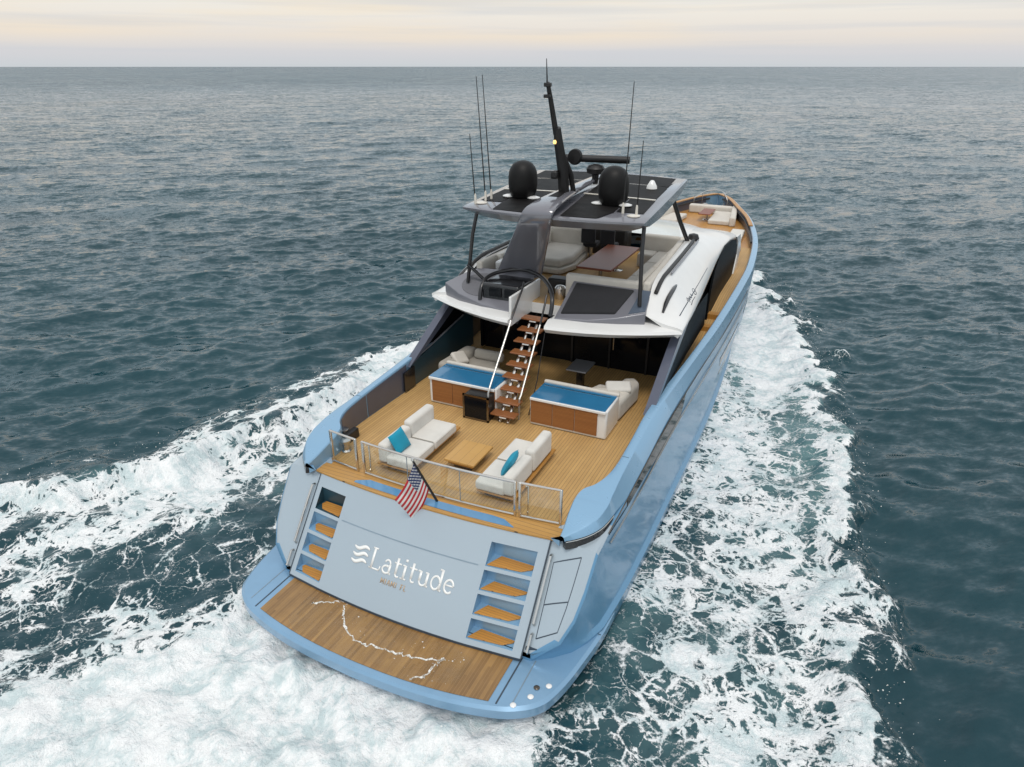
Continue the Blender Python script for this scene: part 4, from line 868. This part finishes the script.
# mast, radar, horn, antennas
mast = MB().tube([(0, 9.52, 7.3), (.0, 9.40, 7.9), (-.02, 9.1, 8.6), (-.03, 9.0, 8.95)], [.15, .145, .12, .095], 8).build('mast', 'satin', yacht)
MB().tube([(0.18, 9.75, 7.3), (.14, 9.6, 7.8), (.02, 9.3, 8.3)], .07, 8).build('mast_strut', 'satin', mast)
MB().tube([(-.07, 9.05, 8.8), (-.10, 8.72, 9.6), (-.11, 8.55, 9.95)], [.075, .06, .05], 8).build('topmast', 'satin', mast)
MB().tube([(-.12, 8.55, 9.9), (-.12, 8.48, 10.45)], [.02, .008], 6).build('mast_tip', 'darkmetal', mast)
MB().box((-.18, 8.47, 9.86), (-.02, 8.60, 9.95)).build('masthead_fitting', 'satin', mast, bevel=.02); MB().box((-.22, 8.56, 9.62), (-.06, 8.66, 9.70)).build('masthead_fitting', 'satin', mast, bevel=.02)
t = NT('lamp_glow'); t.b.inputs['Emission Color'].default_value = (1, .62, .2, 1); t.b.inputs['Emission Strength'].default_value = 1.3; t.b.inputs['Base Color'].default_value = (.9, .6, .2, 1); nl = t.noise(t.pos(), 30, 2); t.L(t.rng(nl, .3, .7, .3, .5), t.b.inputs['Roughness']); M['lamp'] = t.m
MB().lathe([(0, 0), (.035, .01), (.045, .05), (.03, .09), (0, .1)], (-.04, 8.90, 8.58), 12).build('mast_lamp', 'lamp', mast)
MB().box((-.24, 9.15, 7.72), (-.06, 9.4, 7.92)).build('horn', 'satin', mast, bevel=.05)
def turn(B): B.v = [(z, y, x) for x, y, z in B.v]; return B
rd = MB().lathe([(.08, 0), (.10, .25), (.24, .30), (.26, .42), (.2, .5), (.05, .54)], (.12, 11.6, htz(11.6) + .03), 20).build('radar_pedestal', 'satin', yacht)
c = Vector((.12, 11.6, htz(11.6) + .70)); 
MB().tube([(c.x - .98, c.y - .12, c.z), (c.x + .92, c.y + .12, c.z)], .10, 10).build('radar_bar', 'satin', rd, smooth=50)
M4 = Matrix.Translation((.20, 9.70, 8.22)) @ Matrix.Rotation(R(80), 4, 'X')
B = MB().lathe([(0, -.1), (.17, -.08), (.20, 0), (.17, .08), (0, .1)], (0, 0, 0), 24); B.v = [tuple(M4 @ Vector(p_)) for p_ in B.v]; B.build('searchlight', 'dome', mast, smooth=50)
for (x, y, z1, r_) in ((-2.17, 8.75, 8.75, .018), (-2.06, 9.12, 10.06, .018), (-1.98, 9.3, 10.1, .018), (1.74, 9.0, 9.98, .018), (2.10, 8.92, 8.75, .018)):
    z0 = htz(y, abs(x)); lean = -.07 if x < 0 else .02
    an = MB().tube([(x, y, z0), (x + lean * (z1 - z0), y, z1)], [r_, r_ * .5], 6).build('whip_antenna', 'satin', yacht)
    MB().lathe([(.035, 0), (.03, .2), (.02, .26)], (x, y, z0), 10).build('antenna_base', 'offwhite', an)
MB().lathe([(.15, 0), (.13, .08), (.06, .2), (.03, .22)], (1.72, 11.7, htz(11.7, 1.7) + .012), 16).build('satellite_cone', 'white', yacht)

# ---------------------------------------------------------------- foredeck lounge
bl = bpy.data.objects.new('bow_lounge', None); COL.objects.link(bl); bl.parent = yacht
MB().slab([(.55, 28.4), (1.75, 28.4), (1.45, 31.0), (.45, 31.0)], 3.03, 3.26).build('seat', 'cream', bl, bevel=.06)
MB().slab([(1.62, 28.2), (1.92, 28.2), (1.50, 31.6), (1.22, 31.6)], 3.03, 3.5).build('backrest', 'cream', bl, bevel=.08)
MB().slab([(-1.0, 31.1), (1.3, 31.1), (1.25, 31.5), (-1.0, 31.5)], 3.03, 3.48).build('backrest', 'cream', bl, bevel=.08)
MB().slab([(-1.85, 27.6), (-.9, 27.6), (-.75, 29.6), (-1.55, 29.6)], 3.03, 3.26).build('seat', 'cream', bl, bevel=.06)
MB().slab([(-2.2, 27.4), (-1.85, 27.4), (-1.5, 30), (-1.8, 30)], 3.03, 3.56).build('backrest', 'cream', bl, bevel=.08)
MB().slab([(2.06, 24.6), (2.72, 24.6), (2.60, 26.8), (2.0, 26.8)], 3.03, 3.26).build('bow_locker', 'offwhite', yacht, bevel=.05)
MB().slab([(-2.72, 24.6), (-2.06, 24.6), (-2.0, 26.8), (-2.6, 26.8)], 3.03, 3.26).build('bow_locker', 'offwhite', yacht, bevel=.05)
for s in (1, -1):
    MB().tube(smooth_pts([(s * .9, 31.8, 3.7), (s * .5, 32.8, 3.95), (0, 33.2, 4.0)], 5), .022, 6).build('bow_rail', 'steel', yacht)
    for y, x in ((31.8, .9), (32.6, .6)): MB().tube([(s * x, y, 3.0), (s * x, y, 3.8 + (y - 31.8) * .1)], .018, 6).build('rail_post', 'steel', yacht)
MB().lathe([(.16, 0), (.16, .1), (.09, .16), (.09, .3), (.15, .36), (0, .38)], (-.35, 32.2, 3.03), 16).build('anchor_windlass', 'steel', yacht)

# ================================================================== LOOSE THINGS
def sofa(s, label):
    y0, y1 = 3.02, 4.98; D = 2.28
    o = empty('sofa', (s * 1.2, (y0 + y1) / 2, D), label, 'sofa', 'pair of deck sofas facing the coffee table')
    def bx(n, m, a_, b2, rad, seg=4):
        xa, xc = sorted((s * a_[0], s * b2[0])); return MB().box((xa - s * 1.2, a_[1] - 4.0, a_[2]), (xc - s * 1.2, b2[1] - 4.0, b2[2])).build(n, m, o, bevel=rad, seg=seg, smooth=60)
    bx('plinth', 'bronze', (.92, y0 + .14, .0), (1.50, y1 - .14, .13), .015, 2)
    bx('base_shelf', 'teakgold', (.80, y0 + .01, .13), (1.66, y1 + .24, .17), .01, 2)
    bx('seat', 'sofawhite', (.76, y0, .172), (1.42, 3.98, .39), .055); bx('seat', 'sofawhite', (.76, 4.0, .172), (1.42, y1, .39), .055)
    M_ = 'sofawhite'
    for yy in (3.98 - 4.0 + .01,):
        xa, xc = sorted((s * .80 - s * 1.2, s * 1.38 - s * 1.2))
        MB().tube([(xa, -.01, .385), (xc, -.01, .385)], .007, 6).build('seat_piping', 'taupe', o)
    for ya, yb_ in ((y0 + .05 - 4, -.07), (.05, y1 - .05 - 4)):
        x_ = s * .765 - s * 1.2; MB().tube([(x_, ya, .345), (x_, yb_, .345)], .006, 6).build('seat_piping', 'taupe', o)
    bx('backrest', M_, (1.38, y0 - .0, .2), (1.62, 4.02, .66), .07); bx('backrest', M_, (1.40, 4.05, .2), (1.63, y1 + .08, .72), .07)
    return o
sofa(-1, 'light grey deck sofa left of the teak coffee table, facing the other sofa')
sofa(1, 'light grey deck sofa right of the teak coffee table, nearest the pale blue wing')
def pillow(loc, rot, label):
    n = 12; B = MB(); top = []; bot = []
    for j in range(n + 1):
        for i in range(n + 1):
            u = i / n * 2 - 1; v = j / n * 2 - 1; h = .085 * ((1 - u ** 4) * (1 - v ** 4)) ** .6; pin = 1 - .07 * (u * u * v * v) - .06 * (1 - abs(u * v)) * (u * u * 0 + .0)
            k = 1 - .06 * (1 - u * u) * abs(v) ** 3; k2 = 1 - .06 * (1 - v * v) * abs(u) ** 3
            top.append((u * .24 * k2, v * .24 * k, h)); bot.append((u * .24 * k2, v * .24 * k, -h))
    q = [(j * (n + 1) + i, j * (n + 1) + i + 1, (j + 1) * (n + 1) + i + 1, (j + 1) * (n + 1) + i) for j in range(n) for i in range(n)]
    B.add(top, q); B.add(bot, [f[::-1] for f in q])
    o = B.build('throw_pillow', 'teal', None, smooth=0); o.location = loc; o.rotation_euler = rot
    return tag(o, label, 'pillow', 'turquoise throw pillows on the deck sofas')
pillow((-1.30, 3.42, 2.87), (R(12), R(62), R(8)), 'turquoise throw pillow leaning at the near end of the left deck sofa')
pillow((1.27, 3.62, 2.87), (R(10), R(-62), R(-6)), 'turquoise throw pillow leaning against the backrest of the right deck sofa')
ct = empty('coffee_table', (.02, 4.13, 2.28), 'low square teak coffee table between the two deck sofas', 'coffee table')
MB().box((-.37, -.46, .20), (.37, .46, .26)).build('table_top', 'table', ct, bevel=.015)
MB().box((-.31, -.40, .13), (.31, .40, .20)).build('apron', 'teakgold', ct, bevel=.01)
MB().box((-.22, -.30, .0), (.22, .30, .13)).build('plinth', 'bronze', ct, bevel=.02)
ck = empty('cocktail_table', (.93, 8.78, 2.28), 'small dark grey pedestal table standing in the shade behind the right hand bar', 'side table')
MB().box((-.28, -.40, .66), (.28, .40, .70)).build('table_top', 'tabgrey', ck, bevel=.012)
MB().box((-.09, -.09, .04), (.09, .09, .66)).build('pedestal', 'black', ck, bevel=.01); MB().box((-.2, -.2, 0), (.2, .2, .04)).build('base_plate', 'black', ck, bevel=.01)
def cushion_thing(loc, size, rot, mat, label, grp):
    o = MB().box((-size[0] / 2, -size[1] / 2, -size[2] / 2), (size[0] / 2, size[1] / 2, size[2] / 2)).build('seat_cushion', mat, None, bevel=size[2] * .42, seg=5, smooth=80)
    o.location = loc; o.rotation_euler = rot; return tag(o, label, 'cushion', grp)
G1 = 'cushions on the covered loungers'
cushion_thing((-2.34, 7.95, 2.93), (.46, .40, .14), (R(38), R(8), R(70)), 'cream', 'pale cushion tilted upright on the shaded lounger behind the left bar', G1)
cushion_thing((-2.46, 7.62, 2.86), (.34, .30, .13), (R(6), R(4), R(20)), 'sofawhite', 'small white cushion lying flat beside the tilted one behind the left bar', G1)
cushion_thing((2.02, 7.75, 2.83), (.62, .30, .14), (R(10), R(0), R(20)), 'cream', 'cream cushion lying across the near end of the right lounger', G1)
cushion_thing((2.22, 8.02, 2.92), (.64, .34, .15), (R(28), R(0), R(24)), 'sofawhite', 'cream cushion propped against the raised end of the right lounger', G1)
ft = empty('dining_table', (.52, 12.1, 4.52), 'reddish wooden dining table on the flybridge in front of the cream sofa', 'table')
MB().box((-.52, -1.46, .57), (.52, 1.46, .63)).build('table_top', 'mahog', ft, bevel=.02)
for y in (-.8, .8): MB().lathe([(.2, 0), (.2, .02), (.06, .05), (.06, .57)], (0, y, 0), 14).build('pedestal', 'steel', ft)
bt = empty('bow_table', (.25, 29.6, 3.03), 'small reddish wooden table among the white seats on the bow', 'table')
MB().box((-.3, -.8, .37), (.3, .8, .42)).build('table_top', 'mahog', bt, bevel=.02); MB().lathe([(.2, 0), (.06, .04), (.06, .37)], (0, 0, 0), 12).build('pedestal', 'steel', bt)

# ensign on its raked staff
fg = empty('ensign_flag', (.16, 2.52, 2.29), 'american flag drooping from a dark raked staff at the stern rail', 'flag')
top_s = Vector((-.06, -.66, 1.30))
MB().tube([(0, 0, 0), tuple(top_s)], [.028, .022], 10).build('staff', 'satin', fg)
MB().lathe([(0, 0), (.035, .01), (.035, .05), (0, .06)], tuple(top_s), 12).build('staff_cap', 'steel', fg)
t = NT('flag_cloth'); uvn = t.n('ShaderNodeUVMap'); s2 = t.n('ShaderNodeSeparateXYZ'); t.L(uvn.outputs[0], s2.inputs[0]); U_, V_ = s2.outputs[0], s2.outputs[1]
row = t.math('FLOOR', t.math('MULTIPLY', V_, 12.999)); odd = t.math('MODULO', row, 2)
col = t.mix(odd, (.52, .025, .035), (.78, .75, .72))
can = t.math('MULTIPLY', t.math('LESS_THAN', U_, .42), t.math('GREATER_THAN', V_, 6 / 13))
cu = t.math('MULTIPLY', U_, 11 / .40 / 1.0); cv = t.math('MULTIPLY', t.math('SUBTRACT', V_, 6 / 13), 9 / (7 / 13))
iu, iv = t.math('FLOOR', cu), t.math('FLOOR', cv); par = t.math('MODULO', t.math('ADD', iu, iv), 2)
fu, fv = t.math('SUBTRACT', t.math('FRACT', cu), .5), t.math('SUBTRACT', t.math('FRACT', cv), .5)
star = t.math('MULTIPLY', t.math('LESS_THAN', t.math('ADD', t.math('MULTIPLY', fu, fu), t.math('MULTIPLY', fv, fv)), .17), t.math('LESS_THAN', par, .5))
col = t.mix(can, col, t.mix(star, (.015, .03, .115), (.78, .77, .75)))
t.L(col, t.b.inputs['Base Color']); t.b.inputs['Roughness'].default_value = .8
M['flagcloth'] = t.m
nu, nv = 34, 18; vs = []; uvs = []
for j in range(nv + 1):
    for i in range(nu + 1):
        u, v = i / nu, j / nv
        hp = top_s * (.34 + .62 * v)
        fall = Vector((-.24 - .10 * v, -.12, -.60 - .12 * v)); 
        rip = .055 * u * math.sin(u * 7.5 + v * 3.2) + .03 * u * math.sin(u * 13 - v * 5)
        p_ = hp + fall * (u * 1.22) + Vector((.35, -.75, .25)) * rip + Vector((.18, .0, -.05)) * (u * (1 - u)) + Vector((.14, 0, .12)) * u * (1 - v) * -.2
        vs.append(tuple(p_)); uvs.append((u, v))
B = MB(); B.add(vs, [(j * (nu + 1) + i, j * (nu + 1) + i + 1, (j + 1) * (nu + 1) + i + 1, (j + 1) * (nu + 1) + i) for j in range(nv) for i in range(nu)])
cl_ = B.build('cloth', 'flagcloth', fg, smooth=0)
uvl = cl_.data.uv_layers.new(name='UVMap')
for lp in cl_.data.loops: uvl.data[lp.index].uv = uvs[lp.vertex_index]
sd_ = cl_.modifiers.new('thick', 'SOLIDIFY'); sd_.thickness = .004

# thin film of wash running over the platform
path = smooth_pts([(-1.72, .60), (-1.35, .80), (-1.12, .93), (-1.05, .80), (-.9, .58), (-.55, .28), (-.2, .16), (.2, .22), (.7, .26), (1.28, .42), (1.42, .50), (1.36, .30), (1.30, .02), (1.1, -.12)], 7)
B = MB(); 
for i in range(len(path) - 1): pass
ws_ = [.018 + .035 * RNG.random() ** 2 for _ in path]
pj = [(x + .02 * RNG.normal(), y + .02 * RNG.normal()) for x, y in path]
B.ribbon(lambda u, v, h: (u, v, .463 + h), pj, ws_, 0, .012)
for _ in range(110):
    k = RNG.integers(len(path)); x, y = path[k]; x += RNG.normal() * .30; y += .22 * RNG.random() + RNG.normal() * .10; r_ = .004 + .013 * RNG.random() ** 3
    if y > .95 or y < aft(x) + .18: continue
    B.lathe([(r_, 0), (r_ * .8, r_ * .4), (0, r_ * .55)], (x, y, .4635), 6)
mw = NT('foam_patchy'); o_ = mw.t.nodes['Material Output']; tp_ = mw.n('ShaderNodeBsdfTransparent'); mm = mw.n('ShaderNodeMixShader'); mw.b.inputs['Base Color'].default_value = (.8, .79, .75, 1); mw.b.inputs['Roughness'].default_value = .5
mw.L(mw.rng(mw.noise(mw.pos(), 22, 4, .7), .40, .58), mm.inputs[0]); mw.L(tp_.outputs[0], mm.inputs[1]); mw.L(mw.b.outputs[0], mm.inputs[2]); mw.L(mm.outputs[0], o_.inputs[0]); M['foampatch'] = mw.m
w = B.build('platform_wash', 'foampatch', None, smooth=50); tag(w, 'line of white wash foam running over the wet teak of the swim platform', 'foam', kind='stuff')

# the sheet of water itself, lying clear and glossy behind that line
mw = NT('water_sheet'); mw.t.nodes.remove(mw.b); o_ = mw.t.nodes['Material Output']
tp_ = mw.n('ShaderNodeBsdfTransparent'); tp_.inputs['Color'].default_value = (.97, .975, .965, 1); gl_ = mw.n('ShaderNodeBsdfGlossy'); gl_.inputs['Roughness'].default_value = .08
nrm = mw.bump(mw.noise(mw.pos(), 9, 4, .6), .6, .03); mw.L(nrm, gl_.inputs['Normal']); mixf = mw.rng(mw.noise(mw.pos(), 3, 3), .3, .7, .005, .035)
mm = mw.n('ShaderNodeMixShader'); mw.L(mixf, mm.inputs[0]); mw.L(tp_.outputs[0], mm.inputs[1]); mw.L(gl_.outputs[0], mm.inputs[2]); mw.L(mm.outputs[0], o_.inputs[0]); M['watersheet'] = mw.m
xs = np.linspace(-1.9, 1.9, 30); B = MB(); R1 = []; 
for x in xs:
    y0 = aft(x) + .20 + .05 * math.sin(x * 5) + .25 * max(0, abs(x) - 1.4); y1 = min(.86, curve_y(x, 1.0, .18) - .04) - .25 * max(0, abs(x) - 1.4)
    R1.append([(x, y0, .4645), (x, (y0 + y1) / 2, .4675), (x, y1, .4645)])
sh = B.loft(R1).build('water_sheet', 'watersheet', None, smooth=60); tag(sh, 'thin clear sheet of water lying over the teak of the swim platform', 'water', kind='stuff')
